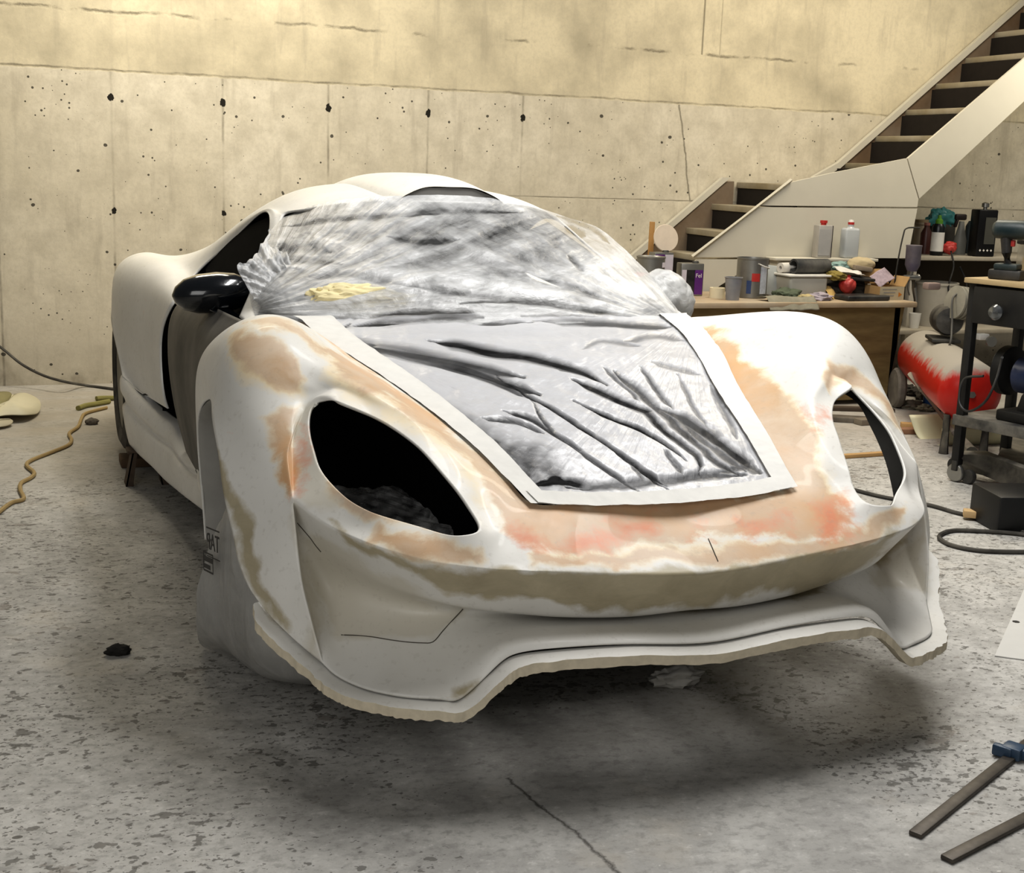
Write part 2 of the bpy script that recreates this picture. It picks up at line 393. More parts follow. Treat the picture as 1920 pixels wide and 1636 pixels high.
# ================================================================== THE CAR
CAR = thing('race_car_shell', 'white fibreglass sports car shell with tan filler patches, raised off the floor', 'car', (0, -.9, 0))
CARI = Matrix.Translation((0, .9, 0))
def carpart(name, me, m, parent=None, smooth=True, label=None):
    """mesh given in world metres -> part of the car"""
    me.transform(CARI); o = link(name, me, m, parent or CAR, smooth)
    if label: o['label'] = label
    return o
def carbm(name, bm, m, parent=None, ang=35, label=None):
    me = bpy.data.meshes.new(name); bm.normal_update(); bm.to_mesh(me); bm.free()
    o = carpart(name, me, m, parent, True, label); sharp(me, ang); return o
V = {}
def P(n, px, py, y=None, x=None): V[n] = U(px, py, y=y) if x is None else U(px, py, x=x)
def D(n, s, y, z): V[n] = np.array([-s, y, z], float)
for n, px, py, y in [
 ('h0',605,886,-2.41),('h1',589,849,-2.355),('h2',579,805,-2.28),('h3',583,765,-2.22),('h4',602,752,-2.225),('hb',622,750,-2.255),
 ('h5',644,756,-2.29),('h6',684,773,-2.306),('h7',724,793,-2.343),('h8',765,821,-2.402),('h9',797,849,-2.462),('h10',829,886,-2.525),
 ('h11',860,922,-2.585),('h12',884,957,-2.632),('h13',899,991,-2.69),('h14',868,1003,-2.71),('h15',834,1001,-2.69),('h16',790,988,-2.644),
 ('h17',741,974,-2.598),('h18',692,958,-2.555),('h19',648,932,-2.497),
 ('e0',551,938,-2.42),('e1',541,885,-2.365),('e2',540,838,-2.31),('e3',550,795,-2.25),('e4',569,754,-2.19),('eb',600,733,-2.18),
 ('e5',634,730,-2.21),('e6',690,750,-2.272),('e7',738,770,-2.31),('e8',783,799,-2.37),('e9',818,830,-2.43),('e10',850,864,-2.49),
 ('e11',885,907,-2.55),('e12',910,945,-2.60),('e13',928,985,-2.665),
 ('m19',632,960,-2.505),('m18',682,987,-2.565),('m17',731,1006,-2.635),('m16',780,1020,-2.685),('m15',828,1031,-2.715),('m14',872,1037,-2.732),('m13',935,1040,-2.735),
 ('m12',1050,1038,-2.745),('m11',1180,1034,-2.745),
 ('c19',605,980,-2.496),('c18',660,1007,-2.574),('c17',715,1029,-2.649),('c16',768,1045,-2.70),('c15',820,1057,-2.733),('c14',872,1064,-2.75),
 ('c13',940,1070,-2.765),('c12b',1000,1073,-2.776),('c12',1060,1075,-2.786),('c11',1185,1079,-2.80),
 ('H0',578,604,-1.44),('H1',612,634,-1.60),('H2',655,664,-1.74),('H3',707,697,-1.88),('H4',760,733,-2.01),('H5',808,768,-2.13),('H6',852,803,-2.24),
 ('H7',905,848,-2.37),('H8',955,900,-2.49),('H9',1000,943,-2.585),('H10b',1080,943,-2.605),('H10',1165,941,-2.61),
 ('t0',497,990,-2.378),('t1',487,905,-2.31),('t2',483,845,-2.255),('t3',487,785,-2.205),('t4',515,728,-2.155),('tb',548,706,-2.145),('t5',592,692,-2.13),('t6',668,706,-2.17),('t7',722,734,-2.21),
 ('t8',771,768,-2.27),('t9',812,802,-2.34),('t10',850,836,-2.41),('t11',895,882,-2.49),('t12',935,926,-2.57),('t13',968,968,-2.64),
 ('t12c',1060,980,-2.665),('t11c',1165,978,-2.665),
 ('w0',436,1000,-2.285),('w1',419,925,-2.22),('w2',409,850,-2.14),('w3',397,780,-2.035),
 ('w01',446,1050,-2.315),('w02',462,1092,-2.345),('w03',481,1122,-2.385),
 ('l1',556,1010,-2.455),('l2',565,1085,-2.49),('l3',580,1150,-2.525),
 ('n1',505,1060,-2.42),('n2',520,1110,-2.45),('n3',535,1152,-2.465),
 ('f0',512,1160,-2.435),('f1',560,1206,-2.50),('f2',606,1244,-2.565),
 # bumper underside, duct and lip
 ('o19',606,1028,-2.43),('o18',662,1062,-2.50),('o17',715,1090,-2.565),('o16',768,1111,-2.61),('o15',820,1127,-2.645),('o14',872,1138,-2.665),
 ('o13',940,1147,-2.683),('o12b',1000,1152,-2.695),('o12',1060,1156,-2.71),('o11',1185,1155,-2.73),
 ('b19',618,1105,-2.42),('b18',668,1130,-2.485),('b17',718,1147,-2.54),('b16',768,1158,-2.58),('b15',820,1163,-2.61),('b14',872,1163,-2.625),
 ('b13',940,1163,-2.64),('b12b',1000,1165,-2.65),('b12',1060,1166,-2.66),('b11',1185,1163,-2.68),
 ('g19',622,1185,-2.485),('g18',672,1218,-2.56),('g17',722,1236,-2.62),('g16',772,1245,-2.66),('g15',820,1247,-2.69),('g14',862,1240,-2.715),
 ('g13',915,1208,-2.74),('g12b',968,1190,-2.75),('g12',1045,1183,-2.76),('g11',1183,1178,-2.775),
 ('f3',632,1265,-2.605),('f4',680,1287,-2.67),('f5',733,1299,-2.73),('f6',785,1305,-2.765),('f7',832,1308,-2.785),('f8',866,1306,-2.79),
 ('f9',922,1257,-2.798),('f9b',965,1226,-2.80),('f10',1045,1214,-2.815),('f11',1181,1205,-2.835),
 ]: P(n, px, py, y)
D('w4',.972,-2.03,.845); D('w5',.915,-2.0,.938); D('w6',.785,-1.95,.972)
D('a1',.985,-1.87,.765); D('s1',.978,-1.70,.828); D('o1',.925,-1.72,.925); D('k1',.785,-1.68,.965)
D('a2',.982,-1.60,.66); D('s2',.965,-1.46,.76); D('o2',.89,-1.42,.87); D('k2',.76,-1.42,.918)
D('a3',.965,-1.52,.45); D('s3',.935,-1.34,.50); D('a4',.955,-1.52,.28); D('s4',.915,-1.30,.28)
D('c10',0,-2.815,.497); D('m10',0,-2.75,.54); D('t10c',0,-2.66,.583); D('H11',0,-2.612,.615)
D('o10',0,-2.74,.385); D('b10',0,-2.69,.36); D('g10',0,-2.785,.36); D('f12',0,-2.845,.345)
for i in '123': V['p'+i] = V['e'+i]+np.array([.014, .016, -.004])
V['p4'] = V['e4']*.6+V['h4']*.4+np.array([.004,.004,.002]); V['pb'] = V['eb']*.5+V['hb']*.5+np.array([0,.0,.004])
for a, b in (('q1','l1'),('q2','l2'),('q3','l3')): V[a] = V[b]+np.array([.016, .075, .004])
for k in list(V):
    if k[0] == 'b' and k[1:2].isdigit(): V[k] = V[k]+np.array([0, .05, .0])
FACES = (rows('h0 h1 h2 h3 h4 hb h5 h6 h7 h8 h9 h10 h11 h12 h13', 'e0 p1 p2 p3 p4 pb e5 e6 e7 e8 e9 e10 e11 e12 e13')
 + rows('e0 p1 p2 p3 p4 pb e5', 'e0 e1 e2 e3 e4 eb e5')
 + rows('e0 e1 e2 e3 e4 eb e5 e6 e7 e8 e9 e10 e11 e12 e13', 't0 t1 t2 t3 t4 tb t5 t6 t7 t8 t9 t10 t11 t12 t13')
 + rows('t0 t1 t2 t3 t4 tb t5 t6 t7 t8 t9 t10 t11 t12 t13', 'w0 w1 w2 w3 w4 w5 w6 H2 H3 H4 H5 H6 H7 H8 H9')
 + rows('w3 w4 w5 w6 H2', 'a1 s1 o1 k1 H1', 'a2 s2 o2 k2 H0') + rows('a2 s2', 'a3 s3', 'a4 s4')
 + rows('h13 h14 h15 h16 h17 h18 h19 h0', 'm13 m14 m15 m16 m17 m18 m19 e0') + [('h13', 'm13', 't13', 'e13')]
 + rows('m13 m14 m15 m16 m17 m18 m19 e0', 'c13 c14 c15 c16 c17 c18 c19 e0')
 + rows('H9 H10b H10 H11', 't13 t12c t11c t10c', 'm13 m12 m11 m10', 'c13 c12 c11 c10')
 + [('m13', 'm12', 'c12', 'c12b', 'c13')]
 + rows('e0 t0 w0', 'l1 n1 w01', 'l2 n2 w02', 'l3 n3 w03', 'f2 f1 f0') + [('w03', 'f0')] )
FACES = [f_ for f_ in FACES if len(f_) > 2 and f_ != ('m13', 'm12', 'c12', 'c13')]
FACES += (rows('e0 l1 l2 l3 f2', 'e0 q1 q2 q3 f2') + rows('e0 q1 q2 q3 f2', 'c19 o19 b19 g19 f3')
 + rows('c19 c18 c17 c16 c15 c14 c13 c12b c12 c11 c10', 'o19 o18 o17 o16 o15 o14 o13 o12b o12 o11 o10', 'b19 b18 b17 b16 b15 b14 b13 b12b b12 b11 b10',
        'g19 g18 g17 g16 g15 g14 g13 g12b g12 g11 g10', 'f3 f4 f5 f6 f7 f8 f9 f9b f10 f11 f12'))
CREASE = {}
CREASE.update(chain('e0 c19 c18 c17 c16 c15 c14 c13 c12b c12 c11 c10', .75))
CREASE.update(chain('e3 e2 e1 e0 l1 l2 l3 f2', .9)); CREASE.update(chain('p3 p2 p1 e0', .6))
CREASE.update(chain('e0 q1 q2 q3 f2', .7)); CREASE.update(chain('o19 o18 o17 o16 o15 o14 o13 o12b o12 o11 o10', .8))

W_, F_, C_ = mirror_cage(V, FACES, CREASE)
me = subd('front_clip', W_, F_, C_, 4, 8)
print('front clip', len(me.vertices))
CLAY = mat('clay', '#d8d4cc', .45)
front = carpart('front_clip', me, CLAY)
ARCH = [V[k] for k in 'w03 w02 w01 w0 w1 w2 w3 a1 a2 a3 a4'.split()]
LIPPATH = [V[k] for k in 'w03 f0 f1 f2 f3 f4 f5 f6 f7 f8 f9 f9b f10 f11 f12'.split()]
# ---------------- greenhouse, hips and tail
V = {}
D('ZT',0,-.88,1.268); D('qT',.27,-.83,1.262); D('rT',.45,-.71,1.228); D('RT',.54,-.6,1.197)
D('ZA',0,-.35,1.312); D('qA',.27,-.35,1.303); D('rA',.45,-.35,1.264); D('RA',.555,-.33,1.205)
D('ZB',0,.1,1.295); D('qB',.27,.1,1.28); D('rB',.46,.1,1.215); D('RB',.605,.06,1.118)
D('ZC',0,.5,1.215); D('qC',.27,.5,1.2); D('rC',.47,.5,1.13); D('a1',.715,.48,.96)
D('ZD',0,.9,1.09); D('qD',.27,.9,1.08); D('rD',.47,.9,1.03); D('a2',.70,.9,.945)
D('ZE',0,1.3,.99); D('qE',.27,1.3,.98); D('rE',.47,1.3,.95); D('a3',.68,1.3,.905)
D('ZF',0,1.75,.88); D('qF',.27,1.75,.87); D('rF',.47,1.75,.855); D('a4',.65,1.75,.83)
D('ZG',0,1.95,.66); D('qG',.27,1.95,.66); D('rG',.47,1.94,.65); D('a5',.64,1.93,.64)
D('ZH',0,1.92,.38); D('qH',.27,1.92,.38); D('rH',.47,1.91,.38); D('a6',.64,1.9,.38)
P('WA',497,396,-.42); P('WB',438,447,.0); P('a0',370,508,.22)
D('P1',.615,-.85,1.075); D('P2',.70,-1.1,.952); D('P3',.775,-1.3,.885)
P('B1',503,440,-.66); P('B2',488,500,-.9); D('B3',.79,-1.16,.9)
P('b0',352,537,0); P('c0',329,561,-.2); P('cd0',308,602,-.15); P('d0',300,652,-.1); P('de0',304,725,-.1); P('ee0',314,766,-.15)
D('b1',.83,.42,.935); D('c1',.915,.35,.885); D('cd1',.955,.35,.78); D('d1',.967,.33,.64); P('de1',262,718,.33); P('ee1',266,735,.3)
D('b2',.84,.86,.945); D('c2',.945,.82,.925); D('cd2',1.01,.8,.83); P('d2',208,600,.82); P('de2',222,668,.6); P('ee2',229,704,.5)
D('b3',.82,1.3,.925); D('c3',.93,1.3,.89); D('cd3',.985,1.28,.80); D('d3',1.0,1.13,.62)
D('b4',.78,1.75,.84); D('c4',.88,1.73,.80); D('cd4',.93,1.7,.70); D('d4',.95,1.6,.45)
D('b5',.78,1.9,.64); D('c5',.88,1.86,.62); D('b6',.78,1.87,.38); D('c6',.9,1.8,.38)
FR = (rows('ZT qT rT RT', 'ZA qA rA RA', 'ZB qB rB RB', 'ZC qC rC a1', 'ZD qD rD a2', 'ZE qE rE a3', 'ZF qF rF a4', 'ZG qG rG a5', 'ZH qH rH a6')
 + [('RT', 'RA', 'WA')] + rows('RA RB a1', 'WA WB a0') + rows('RT P1 P2 P3', 'WA B1 B2 B3')
 + rows('a0 b0 c0 cd0 d0 de0 ee0', 'a1 b1 c1 cd1 d1 de1 ee1', 'a2 b2 c2 cd2 d2 de2 ee2') + rows('a2 b2 c2 cd2 d2', 'a3 b3 c3 cd3 d3', 'a4 b4 c4 cd4 d4')
 + rows('a4 b4 c4', 'a5 b5 c5', 'a6 b6 c6') + rows('c4 cd4 d4', 'c5 c6 c6')[:1] )
CR = {}
CR.update(chain('RT RA', .3)); CR.update(chain('RT P1 P2 P3', .5))
W_, F_, C_ = mirror_cage(V, FR, CR)
me = subd('rear_body', W_, F_, C_, 4, 8)
rear = carpart('rear_body', me, CLAY)
# ---------------- paint on the shell
def in_px(poly, Q):
    """signed distance (px) of surveyed points Q to a survey polygon, + inside"""
    poly = np.asarray(poly, float); n = len(poly); ins = np.zeros(len(Q), bool); dm = np.full(len(Q), 1e9)
    for i in range(n):
        a, b = poly[i], poly[(i+1) % n]; ab = b-a
        t = np.clip(((Q-a)@ab)/(ab@ab), 0, 1); dm = np.minimum(dm, np.linalg.norm(Q-(a+t[:, None]*ab), axis=1))
        c = (a[1] > Q[:, 1]) != (b[1] > Q[:, 1]); xi = a[0]+(Q[:, 1]-a[1])/(b[1]-a[1]+1e-12)*ab[0]; ins ^= c & (Q[:, 0] < xi)
    return np.where(ins, dm, -dm)
TAN = [[(548,604),(600,634),(655,668),(706,702),(760,738),(808,772),(852,808),(905,853),(955,905),(990,940),(1240,936),(1473,915),(1450,872),(1427,824),(1400,780),(1375,740),(1350,690),(1325,650),(1280,606),(1345,622),(1385,650),(1415,690),(1470,735),(1505,790),(1530,840),(1550,900),(1580,960),(1590,985),(1540,1000),(1400,1000),(1250,1020),(1100,1032),(1000,1010),(950,985),(930,955),(890,890),(845,842),(790,800),(730,760),(680,735),(640,700),(600,660),(560,630)],
 [(440,634),(470,628),(505,640),(535,668),(556,700),(552,726),(515,722),(470,690),(440,665)], [(470,612),(530,606),(575,618),(560,632),(500,626)],
 [(505,790),(535,760),(560,750),(545,800),(538,850),(545,900),(540,930),(520,900),(505,850)],
 [(1555,690),(1600,690),(1655,745),(1690,810),(1670,800),(1630,745),(1590,725),(1560,745),(1550,715)], [(600,880),(640,920),(700,950),(800,985),(820,1000),(760,985),(680,960),(620,925)],
 [(1000,1035),(1300,1040),(1550,1010),(1700,960),(1690,985),(1560,1035),(1300,1066),(1000,1062)], [(700,985),(780,1010),(900,1030),(900,1050),(780,1040),(690,1010)]]
RED = [[(1050,1012),(1090,985),(1150,976),(1225,978),(1228,1000),(1170,1020),(1090,1032)], [(1290,970),(1320,975),(1318,1005),(1295,1000)], [(1395,965),(1470,955),(1480,985),(1420,1003),(1395,995)],
 [(1530,955),(1575,940),(1598,985),(1570,1000),(1530,1000)], [(545,830),(565,820),(560,850),(550,870)], [(548,905),(565,900),(560,920),(552,925)], [(1505,770),(1545,800),(1530,810)], [(950,965),(1000,990),(1060,1030),(1010,1025),(960,1000)]]
OLIVE = [[(612,980),(660,1008),(715,1030),(768,1046),(820,1058),(872,1065),(940,1071),(1060,1076),(1185,1079),(1320,1073),(1450,1056),(1590,1028),(1690,1000),(1650,1045),(1560,1092),(1430,1120),(1320,1142),(1180,1158),(1050,1150),(985,1128),(900,1118),(830,1098),(740,1060),(650,1028)],
 [(412,830),(425,850),(440,900),(455,960),(475,985),(490,1050),(500,1110),(540,1190),(505,1155),(475,1105),(455,1050),(440,990),(425,920)], [(845,1285),(905,1270),(900,1285),(870,1305),(830,1303)]]
GREY = [[(552,945),(562,960),(575,1100),(590,1190),(600,1235),(580,1220),(566,1150),(556,1050)], [(560,1000),(640,1040),(720,1080),(800,1120),(870,1140),(850,1165),(810,1205),(640,1192),(600,1160),(575,1100)], [(560,740),(590,750),(578,800),(585,860),(610,905),(640,930),(600,960),(556,935),(545,880),(545,800)],
 [(1650,1040),(1700,1010),(1735,980),(1745,1100),(1700,1090),(1660,1110),(1640,1100)]]
CREAM = [[(1380,640),(1420,690),(1480,740),(1520,800),(1545,860),(1590,960),(1560,940),(1500,830),(1440,740),(1390,690)], [(600,655),(700,735),(800,800),(880,880),(930,970),(900,960),(850,880),(770,815),(650,745),(600,690)], [(1000,1010),(1300,1030),(1500,1010),(1500,1030),(1250,1060),(1000,1050)], [(440,620),(560,700),(570,740),(500,730),(430,690)]]
def paint(me, off=(0, -.9, 0)):
    n = len(me.vertices); co = np.empty(n*3); me.vertices.foreach_get('co', co); co = co.reshape(-1, 3)+np.array(off)
    nr = np.empty(n*3); me.vertices.foreach_get('normal', nr); nr = nr.reshape(-1, 3)
    nz = np.array([[mnoise.fractal(Vector(p*4.5+k), 1, 2, 4) for k in (0., 11.)] for p in map(np.array, co)]); fz = np.array([[mnoise.fractal(Vector(p*16+k), 1, 2, 3) for k in (3., 17.)] for p in map(np.array, co)])
    Q = proj(co)+nz*26+fz*9
    for nm, polys, soft in (('tan', TAN, 24.), ('red', RED, 36.), ('olive', OLIVE, 22.), ('grey', GREY, 26.), ('cream', CREAM, 25.)):
        d = np.full(n, -1e9)
        for p in polys: d = np.maximum(d, in_px(p, Q))
        v = np.clip(d/soft, -1, 1)*.5+.5
        a = me.attributes.get(nm) or me.attributes.new(nm, 'FLOAT', 'POINT'); a.data.foreach_set('value', v.astype(np.float32))
def gelcoat():
    N = NT('sanded_white_gelcoat_with_filler')
    n1 = N.noise(9, 7, .65, N.co((1, 1, 1.4)), .5); n2 = N.noise(34, 5, .7); n3 = N.noise(2.2, 4, .6)
    def mask(nm, amp=.9, lo=.42, hi=.58):
        return N.ramp(N.math('ADD', N.attr(nm), N.math('MULTIPLY', N.math('SUBTRACT', N.math('ADD', N.math('MULTIPLY', n1, .7), N.math('MULTIPLY', n2, .3)), .5), amp)), (lo, 0), (hi, 1))
    c = N.mix(N.ramp(n3, (.35, 0), (.7, 1)), srgb('#d9d7d1'), srgb('#e6e4df'))
    c = N.mix(N.math('MULTIPLY', mask('cream', 1.2, .3, .8), .75), c, srgb('#ead8b4'))
    c = N.mix(N.math('MULTIPLY', mask('tan', .8, .25, .5), .6), c, srgb('#e4cfa8'))
    tan = N.mix(N.ramp(n1, (.35, 0), (.65, 1)), srgb('#bf9f7f'), srgb('#cdb8a2')); tan = N.mix(N.ramp(n3, (.45, 0), (.6, .8)), tan, srgb('#cf9c66'))
    c = N.mix(N.math('MULTIPLY', mask('tan', 1.25, .38, .62), .85), c, tan)
    c = N.mix(N.math('MULTIPLY', mask('grey', .7, .35, .65), .7), c, srgb('#cbc5b6'))
    c = N.mix(N.math('MULTIPLY', mask('red', 2.0, .3, .8), .85), c, N.mix(n2, srgb('#c9694a'), srgb('#e39c74')))
    ol = N.mix(N.ramp(n1, (.3, 0), (.7, 1)), srgb('#948766'), srgb('#b5a98a'))
    c = N.mix(N.math('MULTIPLY', mask('olive', 1.0, .36, .64), .85), c, ol)
    c = N.mix(N.ramp(N.noise(55, 3, .6), (.28, .2), (.42, 0)), c, srgb('#9d968a'))
    N.col(c); N.set(Roughness=N.ramp(n1, (.3, .38), (.7, .6)), Coat_Weight=.06); N.bump(N.math('ADD', n2, N.math('MULTIPLY', n1, .6)), .05, .004)
    return N.m
GEL = gelcoat()
RAW = mat('raw_fibreglass_edge', '#cdc3ae', .8, var=.2, scale=60)
BLACK = mat('unlit_interior_black', '#050505', .95, var=.2); BLACK.node_tree.nodes['Principled BSDF'].inputs['Specular IOR Level'].default_value = .05  # near-black colour gives the interior its darkness
INNER = mat('shaded_inner_laminate', '#1d1b14', .85, var=.25)  # inside faces of the shell, coloured dark as if unlit
RUBBER = mat('tyre_rubber', '#1d1b19', .75, var=.25, dust=.25)
for o in (front, rear):
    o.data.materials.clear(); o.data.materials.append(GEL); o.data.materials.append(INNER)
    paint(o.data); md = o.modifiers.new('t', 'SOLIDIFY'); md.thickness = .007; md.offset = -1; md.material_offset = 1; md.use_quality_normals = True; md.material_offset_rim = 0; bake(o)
# ---------------- front lip flange: a broken-edged band round the bottom of the nose
def lip():
    L = [np.array(p) for p in LIPPATH]; full = L+[p*np.array([-1, 1, 1]) for p in L[-2::-1]]
    P_ = crs(np.array(full), np.linspace(0, len(full)-1, 420)); n = len(P_)
    tg = np.gradient(P_, axis=0); tg /= np.linalg.norm(tg, axis=1)[:, None]
    out = np.stack([tg[:, 1], -tg[:, 0], 0*tg[:, 0]], 1); ln = np.linalg.norm(out, axis=1)[:, None]; out /= np.maximum(ln, 1e-6)
    # outward = away from the car centre; smooth it, since the lip dips straight down in two places
    cen = np.array([0, -1.9, 0]); rad = P_-cen; rad[:, 2] = 0; rad /= np.linalg.norm(rad, axis=1)[:, None]
    fw = np.where(np.abs(P_[:, :1]) < .60, np.array([[0, -1., 0]]), rad); fw = fw+.0*out
    for _ in range(25): fw[1:-1] = (fw[:-2]+fw[1:-1]*2+fw[2:])/4
    fw /= np.linalg.norm(fw, axis=1)[:, None]
    rng = np.random.RandomState(3); r1 = np.convolve(rng.randn(n+8), np.ones(5)/5, 'same')[4:-4]*.004; r2 = np.convolve(rng.randn(n+4), np.ones(3)/3, 'same')[2:-2]*.0009
    wd = np.interp(np.arange(n), [0, 12, 70, 150, n//2, n-150, n-70, n-12, n-1], [.012, .036, .040, .044, .044, .044, .040, .036, .012])[:, None]
    z = np.array([[0, 0, 1.]])
    tn = tg[:, 2:3]; slope = np.abs(tn)            # where the lip runs steeply its face turns sideways
    prof = [P_-fw*.012-z*.009, P_+fw*(wd*.55)-z*.009, P_+fw*(wd+r1[:, None])-z*.013, P_+fw*(wd+r1[:, None]*.6+r2[:, None])-z*(.036+r2[:, None]*2), P_+fw*(wd*.2)-z*.038, P_-fw*.014-z*.022]
    G = np.array(prof+prof[:1]); me = grid_mesh('splitter_lip', G); return me
o = carpart('splitter_lip', lip(), [GEL, RAW], label='rough trimmed flange along the bottom of the nose'); sharp(o.data, 50)
nface = len(o.data.polygons); per = nface//6
o.data.polygons.foreach_set('material_index', [1 if i//per in (2, 3) else 0 for i in range(nface)]); paint(o.data)
# ---------------- arch return flange (left and right)
for sd in (1, -1):
    arch = [np.array(ARCH[k]) for k in range(len(ARCH))]
    a0 = crs(np.array(arch), np.linspace(0, len(arch)-1, 80)); a0 = a0*np.array([sd, 1, 1])
    cen = np.array([0, -1.93, .42]); d = (cen-a0)*np.array([0, 1, 1]); d /= np.linalg.norm(d, axis=1)[:, None]
    inn = np.array([sd, 0, 0])*1.0
    G = np.array([a0+inn*.004, a0+inn*.02+d*.012, a0+inn*.075+d*.018]); carpart('wheel_arch_flange', grid_mesh('wheel_arch_flange', G), mat('shaded_flange_grey', '#9b9994', .7, var=.15))  # grey is the flange's shade put into its colour
# ---------------- sills
def sill(sd):
    top = [U(229,703,y=.52), U(240,725,y=.42), U(262,749,y=.25), U(298,781,y=0), U(322,798,y=-.15), U(335,825,y=-.3), U(352,850,y=-.45), U(374,862,y=-.7), np.array([-.90,-1.05,.335]), np.array([-.905,-1.34,.36])]
    bot = [U(243,830,y=.42), U(262,850,y=.25), U(284,870,y=.05), U(306,893,y=-.15), U(325,909,y=-.35), U(345,926,y=-.58), U(365,941,y=-.8), U(385,956,y=-1.05), U(405,970,y=-1.3), np.array([-.895,-1.45,.175])]
    mid = [a*.5+b*.5+np.array([-.012, 0, 0]) for a, b in zip(top, bot)]; low = [b+np.array([.03, 0, -.012]) for b in bot]; up = [a+np.array([.05, 0, .004]) for a in top]
    q1 = [a*.8+b*.2+np.array([-.012, 0, 0]) for a, b in zip(top, bot)]; q2 = [a*.62+b*.38-np.array([-.004, 0, 0]) for a, b in zip(top, bot)]
    G = loft([up, top, q1, q2, mid, bot, low], 70, 42)*np.array([sd, 1, 1])
    me = grid_mesh('side_sill', G); o = carpart('side_sill', me, [GEL, INNER]); paint(o.data)
    md = o.modifiers.new('t', 'SOLIDIFY'); md.thickness = .006*(1 if sd > 0 else -1); md.offset = 0; md.material_offset = 0; bake(o)
for sd in (1, -1): sill(sd)
# ---------------- doors, inner gaps, cabin
DOORM = mat('dusty_grey_door_skin', '#2b2a29', .6, var=.3, scale=5, dust=.38)
def door(sd):
    t = [(-.80,-.32,.875),(-.815,-.7,.885),(-.80,-1.1,.885),(-.77,-1.42,.88)]; a = [(-.87,-.33,.80),(-.875,-.7,.80),(-.87,-1.1,.80),(-.86,-1.42,.80)]
    b = [(-.885,-.34,.66),(-.89,-.7,.66),(-.885,-1.1,.65),(-.885,-1.44,.64)]; c = [(-.868,-.36,.48),(-.872,-.7,.47),(-.872,-1.1,.46),(-.875,-1.44,.45)]; d = [(-.835,-.42,.315),(-.84,-.7,.31),(-.84,-1.1,.30),(-.84,-1.42,.29)]
    G = loft([t, a, b, c, d], 40, 40)
    o_ = carpart('door', grid_mesh('door', G*np.array([sd, 1, 1])), [DOORM, BLACK])
    md = o_.modifiers.new('t', 'SOLIDIFY'); md.thickness = .035*(1 if sd > 0 else -1); md.offset = -1 if sd > 0 else 1; bake(o_)
    if sd > 0:
        bm = BM(); add_box(bm, (.006, .035, .11), (-.872, -.375, .735), bev=.002); add_box(bm, (.012, .02, .05), (-.872, -.375, .735), bev=.002, mi=0)
        carbm('latch_plate', bm, mat('grey_steel', '#8d8b86', .45, .8), o_)
        o_.children[0].matrix_parent_inverse = Matrix()
        bm = BM(); add_tube(bm, spline([(-.878,-.42,.66),(-.89,-.42,.64),(-.89,-.42,.60),(-.875,-.42,.585)], 5), .006); carbm('striker', bm, mat('blackened_steel', '#1b1b1b', .4, .8), o_)
    return o_
for sd in (1, -1): door(sd)
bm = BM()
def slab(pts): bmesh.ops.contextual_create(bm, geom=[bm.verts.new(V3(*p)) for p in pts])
for sd in (-1, 1):     # black panels standing for the unlit depth behind the door gaps
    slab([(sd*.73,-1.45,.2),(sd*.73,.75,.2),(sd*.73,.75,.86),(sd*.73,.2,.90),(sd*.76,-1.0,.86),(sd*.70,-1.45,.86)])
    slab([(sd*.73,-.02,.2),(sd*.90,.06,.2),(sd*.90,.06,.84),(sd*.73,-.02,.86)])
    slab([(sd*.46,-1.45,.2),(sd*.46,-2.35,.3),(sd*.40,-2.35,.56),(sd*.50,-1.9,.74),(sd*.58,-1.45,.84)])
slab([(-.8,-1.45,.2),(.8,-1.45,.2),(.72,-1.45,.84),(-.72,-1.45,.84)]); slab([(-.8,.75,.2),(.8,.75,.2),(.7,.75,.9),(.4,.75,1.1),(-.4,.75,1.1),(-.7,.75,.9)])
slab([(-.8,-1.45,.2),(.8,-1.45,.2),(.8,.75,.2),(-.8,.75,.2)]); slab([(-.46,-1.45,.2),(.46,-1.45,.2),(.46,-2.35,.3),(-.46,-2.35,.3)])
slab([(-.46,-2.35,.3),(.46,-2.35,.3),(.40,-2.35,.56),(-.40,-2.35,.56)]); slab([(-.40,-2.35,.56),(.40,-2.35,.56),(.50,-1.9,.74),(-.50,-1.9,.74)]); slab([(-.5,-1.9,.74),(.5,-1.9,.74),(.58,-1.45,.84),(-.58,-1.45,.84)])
for sd in (-1, 1):     # black sheets across the window openings, standing for the dark cabin
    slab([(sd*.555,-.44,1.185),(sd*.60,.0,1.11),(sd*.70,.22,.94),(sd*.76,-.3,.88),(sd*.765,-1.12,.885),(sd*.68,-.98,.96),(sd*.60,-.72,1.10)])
carbm('inner_tub', bm, BLACK, label='tub inside the shell, blackened to read as unlit')
# dash panel below the windscreen film and seat-high dark liner under the roof
G = loft([[(-.74,-1.30,.86),(-.4,-1.44,.885),(0,-1.47,.89),(.4,-1.44,.885),(.74,-1.30,.86)], [(-.70,-1.05,.90),(-.4,-1.15,.95),(0,-1.18,.96),(.4,-1.15,.95),(.70,-1.05,.90)], [(-.66,-.8,.88),(-.4,-.8,.92),(0,-.8,.93),(.4,-.8,.92),(.66,-.8,.88)]], 30, 14)
carpart('dashboard', grid_mesh('dashboard', G), mat('dashboard_dark', '#1a1a1b', .7))
